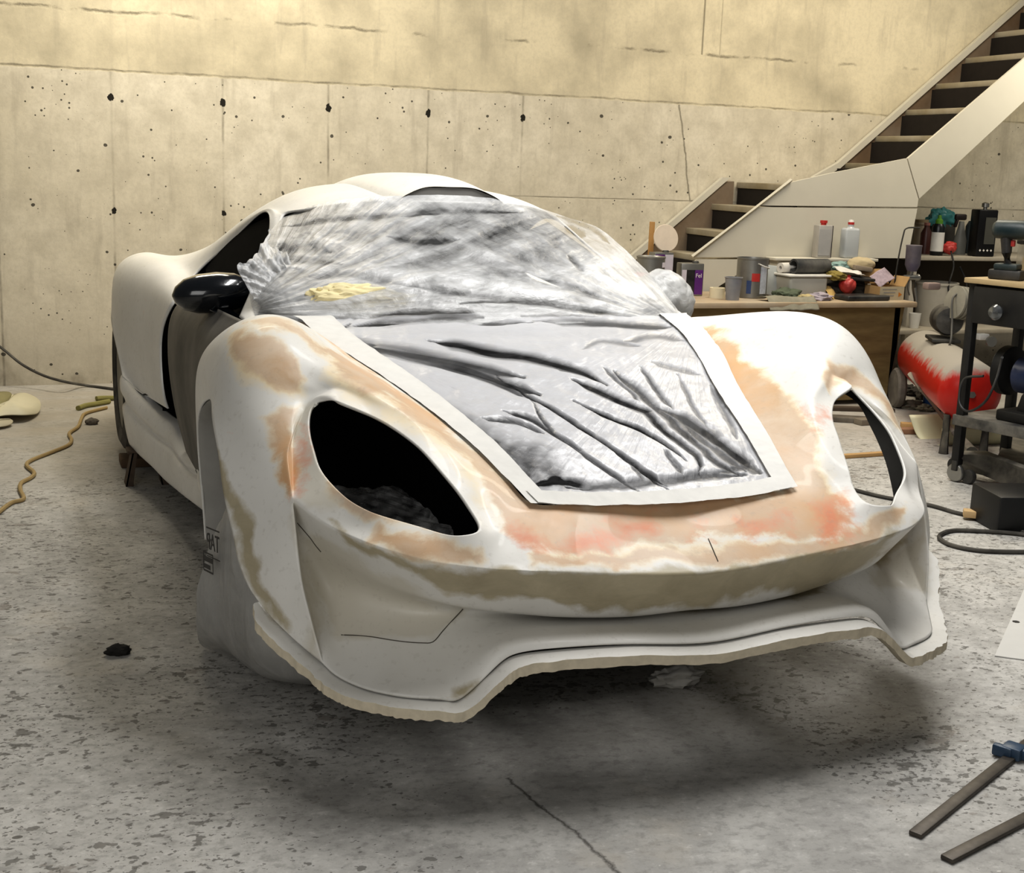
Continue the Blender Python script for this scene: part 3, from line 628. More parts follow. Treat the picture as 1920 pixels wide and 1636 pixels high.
# ---------------- roof scoop
G = loft([[(-.20,-.88,1.264),(-.16,-.88,1.29),(-.09,-.87,1.315),(0,-.87,1.318),(.09,-.87,1.315),(.16,-.88,1.29),(.20,-.88,1.264)],
          [(-.235,-.6,1.280),(-.19,-.6,1.315),(-.10,-.6,1.345),(0,-.6,1.35),(.10,-.6,1.345),(.19,-.6,1.315),(.235,-.6,1.280)],
          [(-.25,-.3,1.288),(-.20,-.3,1.325),(-.11,-.3,1.352),(0,-.3,1.358),(.11,-.3,1.352),(.20,-.3,1.325),(.25,-.3,1.288)],
          [(-.25,.05,1.268),(-.20,.05,1.30),(-.11,.05,1.328),(0,.05,1.334),(.11,.05,1.328),(.20,.05,1.30),(.25,.05,1.268)],
          [(-.22,.4,1.188),(-.18,.4,1.215),(-.1,.4,1.24),(0,.4,1.246),(.1,.4,1.24),(.18,.4,1.215),(.22,.4,1.188)]], 40, 40)
me = grid_mesh('roof_scoop', G); sc_ = carpart('roof_scoop', me, GEL); paint(me)
bm = BM(); q = [(-.20,-.868,1.27),(-.15,-.866,1.292),(-.09,-.862,1.313),(0,-.862,1.316),(.09,-.862,1.313),(.15,-.866,1.292),(.20,-.868,1.27)]; slab(q)
carbm('scoop_mouth', bm, mat('grey_scoop_filler', '#8e8c88', .7), sc_, label='grey blocked-off scoop opening')
# ---------------- rear tyres (the front wheels are off)
def tyre(sd):
    c = V3(sd*.86, .84, .388); Mx = Matrix.Translation(c) @ Matrix.Rotation(math.pi/2, 4, 'Y'); bm = BM(); w2 = .155
    add_lathe(bm, [(.235, -w2*.92), (.29, -w2), (.325, -w2*.88), (.340, -w2*.55), (.343, -w2*.5), (.338, -w2*.47), (.343, -w2*.42), (.345, -.02), (.339, -.01), (.339, .01), (.345, .02), (.343, w2*.42), (.338, w2*.47), (.343, w2*.5), (.340, w2*.55), (.325, w2*.88), (.29, w2), (.235, w2*.92), (.235, -w2*.92)], 56, Mx, cap=False)
    o_ = carbm('rear_tyre', bm, RUBBER, ang=25)
    bm = BM(); add_lathe(bm, [(.237, -w2*.9), (.22, -w2*.7), (.20, w2*.1*sd), (.06, w2*.3*sd), (.0, w2*.3*sd)], 40, Mx)
    carbm('wheel_rim', bm, mat('grey_wheel_rim', '#5a5957', .4, .7), o_)
for sd in (-1, 1): tyre(sd)
# ---------------- mirrors
def mirror(sd):
    # pod: fat rounded teardrop lying across the car
    st = [(.0,.012),(.03,.05),(.07,.066),(.13,.074),(.19,.070),(.235,.055),(.262,.03),(.272,.004)]
    bm = BM(); n = 20; rings = []
    for t, r_ in st:
        rings.append([bm.verts.new(V3(sd*(.70+t*(1 if sd < 0 else .7)), -.95+math.cos(k*2*math.pi/n)*r_*1.0-.02*t, .955-.06*(t-.13)+math.sin(k*2*math.pi/n)*r_*.92)) for k in range(n)])
    for A, B in zip(rings, rings[1:]):
        for k in range(n): bm.faces.new((A[k], A[(k+1) % n], B[(k+1) % n], B[k]))
    bm.faces.new(rings[0][::-1]); bm.faces.new(rings[-1]); bmesh.ops.recalc_face_normals(bm, faces=bm.faces[:])
    o_ = carbm('wing_mirror', bm, mat('gloss_black_blue_mirror', '#0b1016', .18, coat=.8, var=.3), ang=60, label='glossy black door mirror' if sd < 0 else 'black door mirror inside a plastic bag')
    bm = BM(); G = loft([[(sd*.80,-.99,.91),(sd*.86,-1.0,.905),(sd*.86,-.93,.905),(sd*.80,-.92,.91),(sd*.80,-.99,.91)], [(sd*.76,-1.08,.885),(sd*.80,-1.10,.88),(sd*.80,-.98,.88),(sd*.76,-.97,.885),(sd*.76,-1.08,.885)], [(sd*.73,-1.15,.86),(sd*.79,-1.17,.855),(sd*.79,-1.02,.855),(sd*.73,-1.0,.86),(sd*.73,-1.15,.86)]], 24, 12)
    me = grid_mesh('mirror_foot', G); carpart('mirror_foot', me, mat('gloss_black_blue_mirror', '#0b1016'), o_)
for sd in (-1, 1): mirror(sd)
# ================================================================== PLASTIC FILM, TAPE, BAGS
def film_material(name, tint, base, amp, k1, k2, rough=.32, lo=.08, hi=.97, bmp=.45):
    """clear polythene: opacity carries milky folds and painted ceiling reflections, tight areas clear"""
    N = NT(name)
    cb = N.n('ShaderNodeCombineXYZ'); N.l(N.math('MULTIPLY', N.attr('fa'), k1), cb.inputs[0]); N.l(N.math('MULTIPLY', N.attr('fr'), k2), cb.inputs[1])
    cb2 = N.n('ShaderNodeCombineXYZ'); N.l(N.math('MULTIPLY', N.attr('fb'), k1*.9), cb2.inputs[0]); N.l(N.math('MULTIPLY', N.attr('fs'), k2), cb2.inputs[1])
    s1 = N.noise(1, 5, .62, cb.outputs[0], .5); s2 = N.noise(1, 5, .62, cb2.outputs[0], .5); bl = N.noise(9, 6, .65, None, .7)
    s = N.math('ADD', N.math('MULTIPLY', N.math('SUBTRACT', s1, .5), 1.0), N.math('ADD', N.math('MULTIPLY', N.math('SUBTRACT', s2, .5), .7), N.math('MULTIPLY', N.math('SUBTRACT', bl, .5), .8)))
    a = N.math('ADD', N.math('MULTIPLY', s, amp), N.attr('milk_sheen'))
    x = N.n('ShaderNodeClamp'); N.l(a, x.inputs[0]); x.inputs[1].default_value = lo; x.inputs[2].default_value = hi
    N.set(Base_Color=tuple(srgb(tint))+(1,), Roughness=rough, Alpha=x.outputs[0], Specular_IOR_Level=.6)
    N.bump(s, bmp, .02); return N.m
def seg_field(Q, lines):
    """0..1 closeness of surveyed points to fold lines [(pts, half width, strength)]"""
    out = np.zeros(len(Q))
    for pts, wd, st in lines:
        pts = crs(np.array(pts, float), np.linspace(0, len(pts)-1, max(8, len(pts)*8))); d = np.full(len(Q), 1e9); m = len(pts)
        for i in range(m-1):
            a, b = pts[i], pts[i+1]; ab = b-a; t = np.clip(((Q-a)@ab)/(ab@ab+1e-9), 0, 1); dd = np.linalg.norm(Q-(a+t[:, None]*ab), axis=1)
            u_ = (i+t)/(m-1); taper = np.clip(np.minimum(u_, 1-u_)*6, .25, 1); d = np.minimum(d, dd/(wd*taper))
        out = np.maximum(out, st*np.clip(1.35-d, 0, 1))
    return out
def fnoise(A, B, seed):
    return np.array([mnoise.fractal(Vector((float(a), float(b), seed)), 1.0, 2.0, 4) for a, b in zip(A, B)])
def film(name, G, milk_sheen_fn, origins, wr, label, m, cat='plastic sheet'):
    R_, C_ = G.shape[:2]; Pn = G.reshape(-1, 3); Q = proj(Pn)
    o1, o2 = np.array(origins[0]), np.array(origins[1])
    fa = np.arctan2(Q[:, 1]-o1[1], Q[:, 0]-o1[0]); fr = np.hypot(Q[:, 1]-o1[1], Q[:, 0]-o1[0])/400
    fb = np.arctan2(Q[:, 1]-o2[1], o2[0]-Q[:, 0]); fs = np.hypot(Q[:, 1]-o2[1], Q[:, 0]-o2[0])/400
    h, milk_sheen = milk_sheen_fn(Q, fa, fr, fb, fs)
    du = np.gradient(G, axis=1).reshape(-1, 3); dv = np.gradient(G, axis=0).reshape(-1, 3); nn = np.cross(du, dv); nn /= np.linalg.norm(nn, axis=1)[:, None]+1e-9
    if (nn[:, 2]*1).mean() < 0: nn = -nn
    Pn = Pn+nn*(h*wr)[:, None]
    me = grid_mesh(name, Pn.reshape(R_, C_, 3)); c0 = Pn.mean(0); me.transform(Matrix.Translation(-V3(*c0)))
    for nm, v in (('milk_sheen', milk_sheen), ('fa', fa), ('fr', fr), ('fb', fb), ('fs', fs)):
        a = me.attributes.new(nm, 'FLOAT', 'POINT'); a.data.foreach_set('value', v.astype(np.float32))
    o = link(name, me, m); o.location = V3(*c0)
    if label: tag(o, label, cat)
    return o
def childof(o, p):
    """o keeps its place in the world and becomes a part of p"""
    o.parent = p; o.matrix_parent_inverse = Matrix(); pl = p.location; o.location = o.location-pl; return o
# ---------------- windscreen film
def row(pts): return [np.array(p) for p in pts]
r0 = row([U(480,599,y=-1.24), (-.66,-1.40,.905), (-.4,-1.50,.915), (0,-1.545,.915), (.4,-1.50,.915), (.66,-1.40,.905), U(1277,605,y=-1.27)])
r1 = row([U(468,545,y=-1.08), (-.66,-1.30,.985), (-.4,-1.38,1.0), (0,-1.42,1.005), (.4,-1.38,1.0), (.64,-1.28,.975), U(1246,548,y=-1.1)])
r2 = row([U(487,472,y=-.9), (-.57,-1.08,1.085), (-.36,-1.19,1.105), (0,-1.24,1.112), (.36,-1.19,1.105), (.57,-1.08,1.08), U(1190,486,y=-.9)])
r3 = row([U(507,432,y=-.74), (-.48,-.90,1.168), (-.3,-1.0,1.19), (0,-1.06,1.202), (.3,-1.0,1.19), (.48,-.90,1.165), U(1128,432,y=-.72)])
r4 = row([U(531,407,y=-.6), (-.43,-.71,1.243), (-.25,-.84,1.277), (0,-.90,1.288), (.25,-.84,1.277), (.43,-.71,1.243), U(1048,401,y=-.58)])
r5 = row([U(545,400,y=-.56), (-.42,-.66,1.258), (-.25,-.80,1.295), (0,-.86,1.335), (.25,-.80,1.295), (.42,-.66,1.258), U(1040,396,y=-.55)])
G = loft([r0, r1, r2, r3, r4], 300, 190)
WS_DARK = [([(532,405),(592,389)],3,.9), ([(530,425),(628,412),(727,405),(834,396),(980,398)],6,.45), ([(753,407),(830,400)],4,.6), ([(727,445),(798,454),(860,450)],6,.5),
 ([(762,535),(888,553),(1022,571),(1180,598)],6,.5), ([(655,611),(753,593),(843,589),(906,595)],11,1.), ([(906,607),(977,609),(1040,606)],6,.9), ([(861,569),(977,564),(1112,584),(1201,602),(1260,606)],6,.8),
 ([(977,593),(1103,598),(1192,606)],6,.8), ([(1067,477),(1094,508)],6,.6), ([(1060,424),(1097,442)],7,.9), ([(1045,403),(1112,430),(1143,456)],5,.7), ([(1080,597),(1160,608),(1230,607)],8,.7),
 ([(495,470),(560,462),(620,470)],9,.4), ([(500,490),(570,486),(640,495)],7,.35), ([(570,520),(650,515),(760,535)],6,.4), ([(1000,520),(1080,540),(1180,580)],6,.4), ([(560,600),(620,602),(680,600)],6,.8)]
WS_WHITE = [([(500,450),(600,452),(700,480),(790,505)],14,.3), ([(520,500),(660,500),(820,520),(1000,548),(1200,590)],14,.35), ([(1090,500),(1160,520),(1210,560)],20,.35), ([(540,540),(600,520),(680,515)],16,.25), ([(700,375),(850,372),(980,392)],12,.4), ([(480,560),(560,585),(640,590)],16,.35), ([(1150,470),(1190,510),(1230,560)],16,.3)]
def ws(Q, fa, fr, fb, fs):
    n1 = fnoise(fa*11, fr*1.6, 3.1); n2 = fnoise(fb*12, fs*1.5, 7.7); n3 = fnoise(Q[:, 0]/42, Q[:, 1]/26, 1.3)
    dark = seg_field(Q, WS_DARK); white = seg_field(Q, WS_WHITE)
    gz = np.clip(in_px([(640,405),(1000,395),(1075,430),(1060,520),(900,500),(720,470)], Q)/40, -1, 1)*.5+.5
    milk_sheen = .63-dark*.65+white*.45-gz*.22+n1*.10+n2*.10+np.abs(n3)*.10
    h = n1*.5+n2*.5+n3*.35+white*.8-dark*.6
    e = np.clip(np.abs(in_px([(480,600),(1277,606),(1190,487),(1048,400),(800,372),(531,406),(488,472)], Q))/40, 0, 1)
    return h*(.25+.75*e), milk_sheen
WSF = film('windscreen_film', G, ws, ((455,585), (1285,612)), .011, 'crumpled clear plastic film taped over the windscreen opening', film_material('crumpled_clear_film', '#cfd0d1', 0, 1.1, 13, 2.2))
# loose end gathered round the mirror stalk
G = loft([row([U(512,428,y=-.80), U(500,455,y=-.90), U(530,470,y=-.98)]), row([U(470,486,y=-1.08), U(505,480,y=-1.06), U(545,490,y=-1.08)]), row([U(445,497,y=-1.12), U(490,515,y=-1.12), U(550,530,y=-1.14)]), row([U(458,530,y=-1.14), U(492,548,y=-1.16), U(555,560,y=-1.2)]), row([U(486,572,y=-1.18), U(510,585,y=-1.22), U(560,598,y=-1.26)])], 60, 80)
def flap(Q, fa, fr, fb, fs):
    n1 = fnoise(fa*9, fr*3, 5.); n3 = fnoise(Q[:, 0]/18, Q[:, 1]/18, 2.3); return n1+n3, .62+n1*.25+np.abs(n3)*.3
fl = film('film_flap', G, flap, ((560,560), (700,640)), .013, None, WSF.data.materials[0]); childof(fl, WSF); fl['label'] = 'loose film end gathered at the mirror stalk'
# ---------------- yellow wad under the film
bm = BM(); bmesh.ops.create_icosphere(bm, subdivisions=5, radius=1)
c = U(650,563,y=-1.34)
for v in bm.verts:
    q = v.co.copy(); k = 1+.16*mnoise.fractal(q*2.2, 1, 2, 4)+.10*mnoise.noise(q*7); v.co = Vector((q.x*.165*k*(1.0+.25*q.x), q.y*.045*k, q.z*.052*k))
wad = obj('foam_wad', bm, mat('yellow_foam', '#efe2b4', .9, var=.12, scale=30)); wad.location = V3(*c); tag(wad, 'pale yellow crumpled foam wad tucked under the windscreen film', 'foam')
# ---------------- hood film
HE = [(-.629,-1.44,.915),(-.61,-1.60,.887),(-.576,-1.74,.86),(-.533,-1.88,.831),(-.49,-2.01,.798),(-.455,-2.13,.768),(-.427,-2.24,.74),(-.396,-2.37,.704),(-.369,-2.49,.661),(-.344,-2.585,.627)]
def hood_row(p, cr, lift=.004):
    p = np.array(p); xs = np.linspace(-1, 1, 7); return [np.array([abs(p[0])*x, p[1]-.03*(1-x*x), p[2]+cr*(1-x*x)+lift]) for x in xs]
HR = [hood_row(p, .022*(1-i/9)-.008*(i/9)) for i, p in enumerate(HE)]
HG = loft([hood_row((-.655,-1.40,.915), .012)]+HR, 240, 260)      # rows back to front, columns left to right
HOOD_DARK = [([(619,629),(691,651),(771,660),(843,674),(915,692),(985,706)],13,.85), ([(640,636),(760,664),(870,690),(960,722),(1010,738)],11,.9), ([(691,642),(798,674),(888,701),(955,728),(990,748)],6,.8),
 ([(800,638),(860,645),(924,658),(995,669),(1085,692),(1139,719)],8,.95), ([(1040,685),(1080,694),(1120,705)],6,.7), ([(1076,710),(1139,737),(1192,761),(1222,768)],8,.95), ([(1150,695),(1190,723),(1234,763),(1282,803),(1342,859),(1391,887)],8,.8),
 ([(1234,759),(1318,803),(1375,847),(1427,883)],12,.8), ([(1282,790),(1330,830),(1400,880)],9,.7), ([(1150,739),(1174,751),(1214,771),(1250,803),(1290,835),(1310,855),(1314,887)],7,.9), ([(1076,748),(1150,781),(1190,795),(1242,823),(1285,860)],5,.95),
 ([(1150,841),(1186,867),(1250,909)],5,.95), ([(986,737),(1031,804),(1089,849),(1166,898),(1201,920)],4,.9), ([(930,700),(995,745),(1067,786),(1157,844),(1219,893),(1250,915)],4.5,.95), ([(942,772),(995,786),(1036,813),(1089,844)],6,.9),
 ([(901,781),(969,795),(1018,817)],4,.8), ([(1000,912),(1060,900),(1120,908),(1180,903)],8,.7), ([(1060,912),(1240,900),(1300,890),(1400,885)],9,.75), ([(640,612),(753,600),(843,596),(910,603),(1000,606)],7,.9), ([(1000,603),(1103,604),(1200,612),(1258,614)],7,.75),
 ([(1130,687),(1175,723),(1201,750)],4,.7), ([(1201,687),(1228,723),(1262,762)],5,.7), ([(1237,759),(1300,808)],8,.6), ([(1270,700),(1300,760),(1330,800)],4,.5), ([(1170,640),(1230,632),(1280,640)],6,.45), ([(1090,655),(1130,640),(1200,650)],5,.4),
 ([(1220,680),(1260,690),(1310,700)],4,.4), ([(1180,870),(1200,885),(1212,905)],5,.7), ([(1245,840),(1262,862),(1282,885)],5,.7), ([(1335,720),(1355,765),(1385,820)],7,.45), ([(1350,880),(1395,872),(1425,885)],7,.7)]
def hood(Q, fa, fr, fb, fs):
    n1 = fnoise(fa*14, fr*1.3, 4.4); n3 = fnoise(Q[:, 0]/34, Q[:, 1]/22, 9.3)
    dark = seg_field(Q+np.stack([n3*5, n1*5], 1), HOOD_DARK)
    gl = np.clip(in_px([(655,690),(700,700),(860,770),(930,812),(975,830),(1030,845),(1062,890),(1085,905),(1020,925),(985,915),(940,860),(860,790),(760,730),(690,700)], Q)/14, -1, 1)*.5+.5
    gr = np.clip(in_px([(1080,612),(1270,612),(1330,680),(1410,830),(1440,885),(1380,880),(1320,800),(1260,720),(1190,660)], Q)/40, -1, 1)*.5+.5
    milk_sheen = .98-dark*.98-gl*(.72+.3*n3)-gr*.14+n1*.03
    return n1*.35+n3*.4-dark*1.1, milk_sheen
HOODF = film('hood_film', HG[:, 7:-7][8:-8], hood, ((600,630), (1300,600)), .007, 'wrinkled clear plastic film masking the hood opening', film_material('hood_film_mat', '#c6c7cb', 0, .22, 16, 1.6, .3, .03, .99, .2))
# no board lies below: the film's pale colour stands for reflected ceiling light
TAPEM = mat('masking_tape_white', '#d9d8d4', .7, var=.08, scale=30)
def tape(G_, nm):
    nz = np.array([[mnoise.fractal(Vector(tuple(p*22)), 1, 2, 3) for p in r_] for r_ in G_]); G2 = G_.copy(); G2[:, :, 2] += .009+nz*.0018+(.002 if len(G_) < 30 else 0)
    ed = np.clip((np.abs(G_[:, :, 0])/np.abs(G_[:, -1:, 0] if len(G_) < 30 else np.maximum(np.abs(G_[:, :1, 0]), np.abs(G_[:, -1:, 0])))-.9)*10, 0, 1); G2[:, :, 0] *= 1+.05*ed; G2[:, :, 2] += ed*.003
    bt = np.clip((-G2[:, :, 1]-2.52)*12, 0, 1); G2[:, :, 1] -= bt*.034; G2[:, :, 2] -= bt*.010
    me = grid_mesh(nm, G2); me.transform(Matrix.Translation(-HOODF.location)); o = link(nm, me, TAPEM, HOODF); return o
tape(HG[4:, 0:15], 'tape_strip'); tape(HG[4:, -15:], 'tape_strip'); tape(HG[-12:, 6:-6], 'tape_strip')
# ---------------- bag over the right mirror
def crumple(name, c, rad, label, cat, m, amp=.12, fr_=2.4, seed=0., sub=5, squash=None, rot=0):
    bm = BM(); bmesh.ops.create_icosphere(bm, subdivisions=sub, radius=1)
    for v in bm.verts:
        q = v.co.copy(); s = q*fr_+Vector((seed, seed*1.7, 0)); k = 1+amp*(mnoise.fractal(s, 1, 2, 3)-.6*abs(mnoise.noise(s*2.1)))
        v.co = Vector((q.x*rad[0]*k, q.y*rad[1]*k, q.z*rad[2]*k))
        if squash and v.co.z < -squash: v.co.z = -squash
    o = obj(name, bm, m, ang=60); o.location = V3(*c); o.rotation_euler = (0, 0, rot); tag(o, label, cat); return o
BAGM = NT('translucent_bag'); f_ = BAGM.noise(11, 5, .6, None, .8); BAGM.set(Base_Color=tuple(srgb('#d6d6d4'))+(1,), Roughness=.35, Alpha=BAGM.ramp(f_, (.3, .62), (.7, .93))); BAGM.bump(f_, .4, .02); BAGM = BAGM.m
crumple('plastic_bag', U(1243,562,y=-.98), (.118,.105,.112), 'pale translucent plastic bag wrapped round the far door mirror', 'bag', BAGM, .10, 1.3, 4.)

# pencilled trim lines, hairline cracks and a drawn step shadow on the nose
from mathutils.bvhtree import BVHTree
b_ = bmesh.new(); b_.from_mesh(front.data); BV = BVHTree.FromBMesh(b_); b_.free()
def on_shell(px, py):
    d = V3(*U(px, py, y=-2.5))-V3(*CAM); h = BV.ray_cast(V3(*CAM)+Vector((0,.9,0)), d.normalized()); return h[0]+h[1]*.0006*(1 if h[1].dot(d) < 0 else -1) if h[0] else None
for pts in ([(640,1190),(670,1191),(700,1194),(730,1199),(760,1203),(790,1205),(812,1203),(830,1183),(848,1163),(868,1141)], [(558,980),(570,994),(582,1008),(592,1022),(602,1034)], [(1328,1010),(1334,1024),(1340,1038),(1346,1052)], [(955,922),(972,930),(985,928),(997,940)], [(1462,912),(1476,908),(1490,914)]):
    q = [p for p in (on_shell(*p) for p in pts) if p]
    if len(q) > 2:
        bm = BM(); add_tube(bm, spline(q, 4), .0013, 5); obj('trim_and_shade_line', bm, mat('pencil_and_shade_grey', '#57524a', .9), CAR)
# ================================================================== STAIRS
PANELM = mat('off_white_board', '#c9c4b6', .7, var=.07, scale=4); TREADM = mat('dusty_tread_wood', '#8b8068', .85, var=.3, scale=9, dust=.55)
STRM = mat('brown_stringer_wood', '#6b5844', .8, var=.3, scale=7, dust=.25); SOFF = mat('stair_underside_dark', '#100d0a', .95)
ST = thing('staircase', 'dusty open wooden staircase climbing the back wall behind off-white boards', 'stairs', (2.2, 2.6, 0)); SI = Matrix.Translation((-2.2, -2.6, 0))
def part(name, bm, m, par, off, ang=35, smooth=True, label=None):
    """shape given in world metres -> part of the thing standing at off"""
    bmesh.ops.translate(bm, verts=bm.verts[:], vec=-V3(*off)); o = obj(name, bm, m, par, smooth, ang)
    if label: o['label'] = label
    return o
SO = (2.2, 2.6, 0)
for x, z, d in [(2.02,.18,.22),(2.19,.36,.22),(2.37,.53,.22),(2.54,.69,.22),(2.86,.86,.22),(3.02,1.02,.22),(3.21,1.19,.24)]+[(4.29+.247*i, 1.51+.2*i, .27) for i in range(7)]:
    bm = BM(); add_box(bm, (d, .76, .042), (x+d/2, 2.60, z-.021), bev=.006); part('tread', bm, TREADM, ST, SO)
bm = BM(); add_box(bm, (.82, .76, .042), (3.82, 2.60, 1.325), bev=.006); part('landing_board', bm, TREADM, ST, SO)
y3 = 2.985
bm = BM(); add_prism(bm, [(1.75,y3,.05),(2.62,y3,.80),(3.30,y3,1.345),(3.38,y3,1.35),(3.38,y3,1.05),(2.65,y3,.40),(2.1,y3,.0)], (0,-.025,0)); add_prism(bm, [(4.05,y3,1.36),(4.25,y3,1.47),(6.3,y3,3.16),(6.3,y3,2.8),(4.4,y3,1.22)], (0,-.025,0)); part('wall_stringer', bm, STRM, ST, SO, smooth=False)
bm = BM(); add_prism(bm, [(1.75,y3,.09),(2.62,y3,.84),(3.28,y3,1.375),(3.34,y3,1.375),(2.64,y3,.80),(1.78,y3,.05)], (0,-.04,0)); add_prism(bm, [(4.02,y3,1.40),(4.23,y3,1.51),(6.3,y3,3.22),(6.3,y3,3.17),(4.25,y3,1.47),(4.04,y3,1.36)], (0,-.04,0)); part('skirting_trim', bm, PANELM, ST, SO, smooth=False)
GAP_SHADE = mat('dark_gap_shade', '#1d1610', .9, var=.3)  # dark boards stand for the shade in the open gaps between treads
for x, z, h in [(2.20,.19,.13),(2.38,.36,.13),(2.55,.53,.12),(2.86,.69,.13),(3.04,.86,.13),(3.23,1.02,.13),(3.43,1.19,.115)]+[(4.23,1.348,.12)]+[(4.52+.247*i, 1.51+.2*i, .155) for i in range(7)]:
    bm = BM(); add_box(bm, (.018, .75, h), (x, 2.60, z+h/2)); part('gap_shade_board', bm, GAP_SHADE, ST, SO)
yp = 2.20
def board(pts, name='side_board', d=.02):
    bm = BM(); add_prism(bm, [tuple(p) for p in pts], (0, d, 0)); part(name, bm, PANELM, ST, SO, smooth=False)
pp = lambda *L: [U(a, b, y=yp) for a, b in L]
board(pp((1302,482),(1421,388),(1720,391),(1702,484)))
board(pp((1421,385),(1482,342),(1560,324),(1700,297),(1722,373),(1720,388)))
board(pp((1702,297),(1920,110),(2160,-95),(2160,-15),(1920,190),(1724,372)))
board(pp((1308,486),(1428,486),(1322,553),(1295,560),(1230,600),(1200,600),(1240,545)))
tr = pp((1296,481),(1482,337)); bm = BM(); add_tube(bm, [tr[0]-np.array([0,.012,0]), tr[1]-np.array([0,.012,0])], .012, 4); part('edge_bead', bm, PANELM, ST, SO)
# ================================================================== WORKBENCH
BO = (3., 1.8, 0); BEN = thing('workbench', 'cluttered wooden workbench with brown front panel against the stair boards', 'workbench', BO)
WOODM = mat('stained_bench_top', '#a89377', .75, var=.25, scale=8, dust=.5)
def brown_panel():
    N = NT('brown_bench_panel'); f = N.noise(3, 6, .6, N.co((.6, 1, 3))); c = N.mix(N.ramp(f, (.3, 0), (.7, 1)), srgb('#5c4a2c'), srgb('#8b7850')); N.col(c); N.set(Roughness=.7); return N.m
BRN = brown_panel()
bm = BM(); add_box(bm, (1.92, .68, .035), (2.93, 1.81, .635), bev=.008); part('bench_top', bm, WOODM, BEN, BO)
bm = BM(); add_prism(bm, [(2.08,1.52,.615),(3.83,1.52,.615),(3.755,1.52,.03),(2.12,1.52,.03)], (0,.018,0)); part('front_panel', bm, BRN, BEN, BO, smooth=False)
for x, y in ((3.80,1.545),(3.80,2.08),(2.1,1.6),(2.1,2.08)): bm = BM(); add_box(bm, (.05,.05,.61), (x-.02,y,.31), bev=.005); part('leg', bm, mat('dark_leg_wood', '#3b2d1c', .8, var=.25), BEN, BO)
bm = BM(); add_prism(bm, [(3.835,1.53,.615),(3.835,2.1,.615),(3.80,2.1,.03),(3.775,1.53,.03)], (-.015,0,0)); part('end_panel', bm, BRN, BEN, BO, smooth=False)
bm = BM(); add_box(bm, (.80, .13, .018), (3.60, 2.125, .868), bev=.003); add_box(bm, (.02,.1,.22), (3.24,2.13,.755)); add_box(bm, (.02,.1,.22), (3.96,2.13,.755)); LEDGE = obj('wall_ledge', bm, PANELM); tag(LEDGE, 'narrow off-white ledge on the stair boards behind the bench heap', 'shelf')
ZB = .6525
TINM = mat('dull_tin', '#8d8c88', .4, .75, var=.2, scale=14, dust=.15); PURP = mat('purple_label', '#5f2a78', .45); PLBL = mat('pale_label', '#c9c3cc', .5); BLK = mat('black_plastic', '#15161a', .45, dust=.12); REDM = mat('red_plastic', '#b5302c', .4, dust=.1)
WHT = mat('white_plastic', '#dad8d2', .5, dust=.1); GRYP = mat('grey_plastic', '#7d7f86', .5, dust=.3); STEEL = mat('bare_steel', '#9a9a97', .35, .9, dust=.2); DKST = mat('dark_steel', '#3a3a3a', .5, .6, dust=.2)
def text(name, s, size, m, parent, M_, mirror=False, ext=.0006):
    c = bpy.data.curves.new(name, 'FONT'); c.body = s; c.size = size; c.align_x = 'CENTER'; c.align_y = 'CENTER'; c.extrude = ext
    o = bpy.data.objects.new(name, c); COL.objects.link(o); dg = bpy.context.evaluated_depsgraph_get(); dg.update()
    me = bpy.data.meshes.new_from_object(o.evaluated_get(dg)); bpy.data.objects.remove(o)
    if mirror: me.transform(Matrix.Scale(-1, 4, (1, 0, 0))); me.flip_normals()
    me.transform(M_); me.materials.clear(); return link(name, me, m, parent, False)
STAND = Matrix.Rotation(math.pi/2, 4, 'X')          # upright text facing -Y
def tin(name, label, p, w, d, h, rz, faces, cat='tin', group=None):
    t = thing(name, label, cat, p, rz, group)
    bm = BM(); add_box(bm, (w, d, h), (0, 0, h/2), bev=.006); obj('can_body', bm, TINM, t)
    for nm, m, cx, cw, z0, z1, face in faces:
        bm = BM()
        if face == 'f': add_box(bm, (cw, .002, z1-z0), (cx, -d/2-.001, (z0+z1)/2))
        else: add_box(bm, (.002, cw, z1-z0), (-w/2-.001, cx, (z0+z1)/2))
        obj(nm, bm, m, t)
    bm = BM(); add_lathe(bm, [(.02, h), (.022, h+.003), (.018, h+.012), (0, h+.012)], 20, T((w*.22, 0, 0))); obj('cap', bm, DKST, t)
    return t
p = U(1240,548,z=ZB); p[1] = 1.93; p[0] = 2.36
t = tin('purple_tin', 'tall purple and white tin behind the grey paint tin on the bench', (2.30,1.93,ZB), .13, .085, .262, .0, [('label', PURP, -.03, .062, .01, .25, 'f'), ('label', PLBL, .033, .056, .01, .25, 'f')])
t = tin('purple_tin', 'shorter dark tin with purple lettered front, right of the tall purple one', (2.49,1.90,ZB), .15, .09, .20, -.12, [('label', BLK, -.012, .055, .01, .16, 'f'), ('label', PURP, .04, .056, .01, .16, 'f'), ('label', PLBL, -.055, .03, .01, .16, 'f')])
text('lettering', 'Fel', .036, WHT, t, Matrix.Translation((.04,-.0478,.125)) @ STAND)
t = thing('paint_tin', 'grey round paint tin with red band behind the bagged mirror', 'tin', (2.155,1.78,ZB)); bm = BM(); add_lathe(bm, [(.082,0),(.085,.004),(.085,.235),(.088,.238),(.088,.246),(.083,.248),(.078,.240),(0,.240)], 36); obj('can_body', bm, TINM, t); bm = BM(); add_box(bm, (.035,.003,.03), (.05,-.0705,.20), rot=(0,0,.62)); obj('label', bm, PLBL, t)
bm = BM(); add_lathe(bm, [(.0855,.13),(.0875,.13),(.0875,.152),(.0855,.152)], 36); obj('red_band', bm, REDM, t)
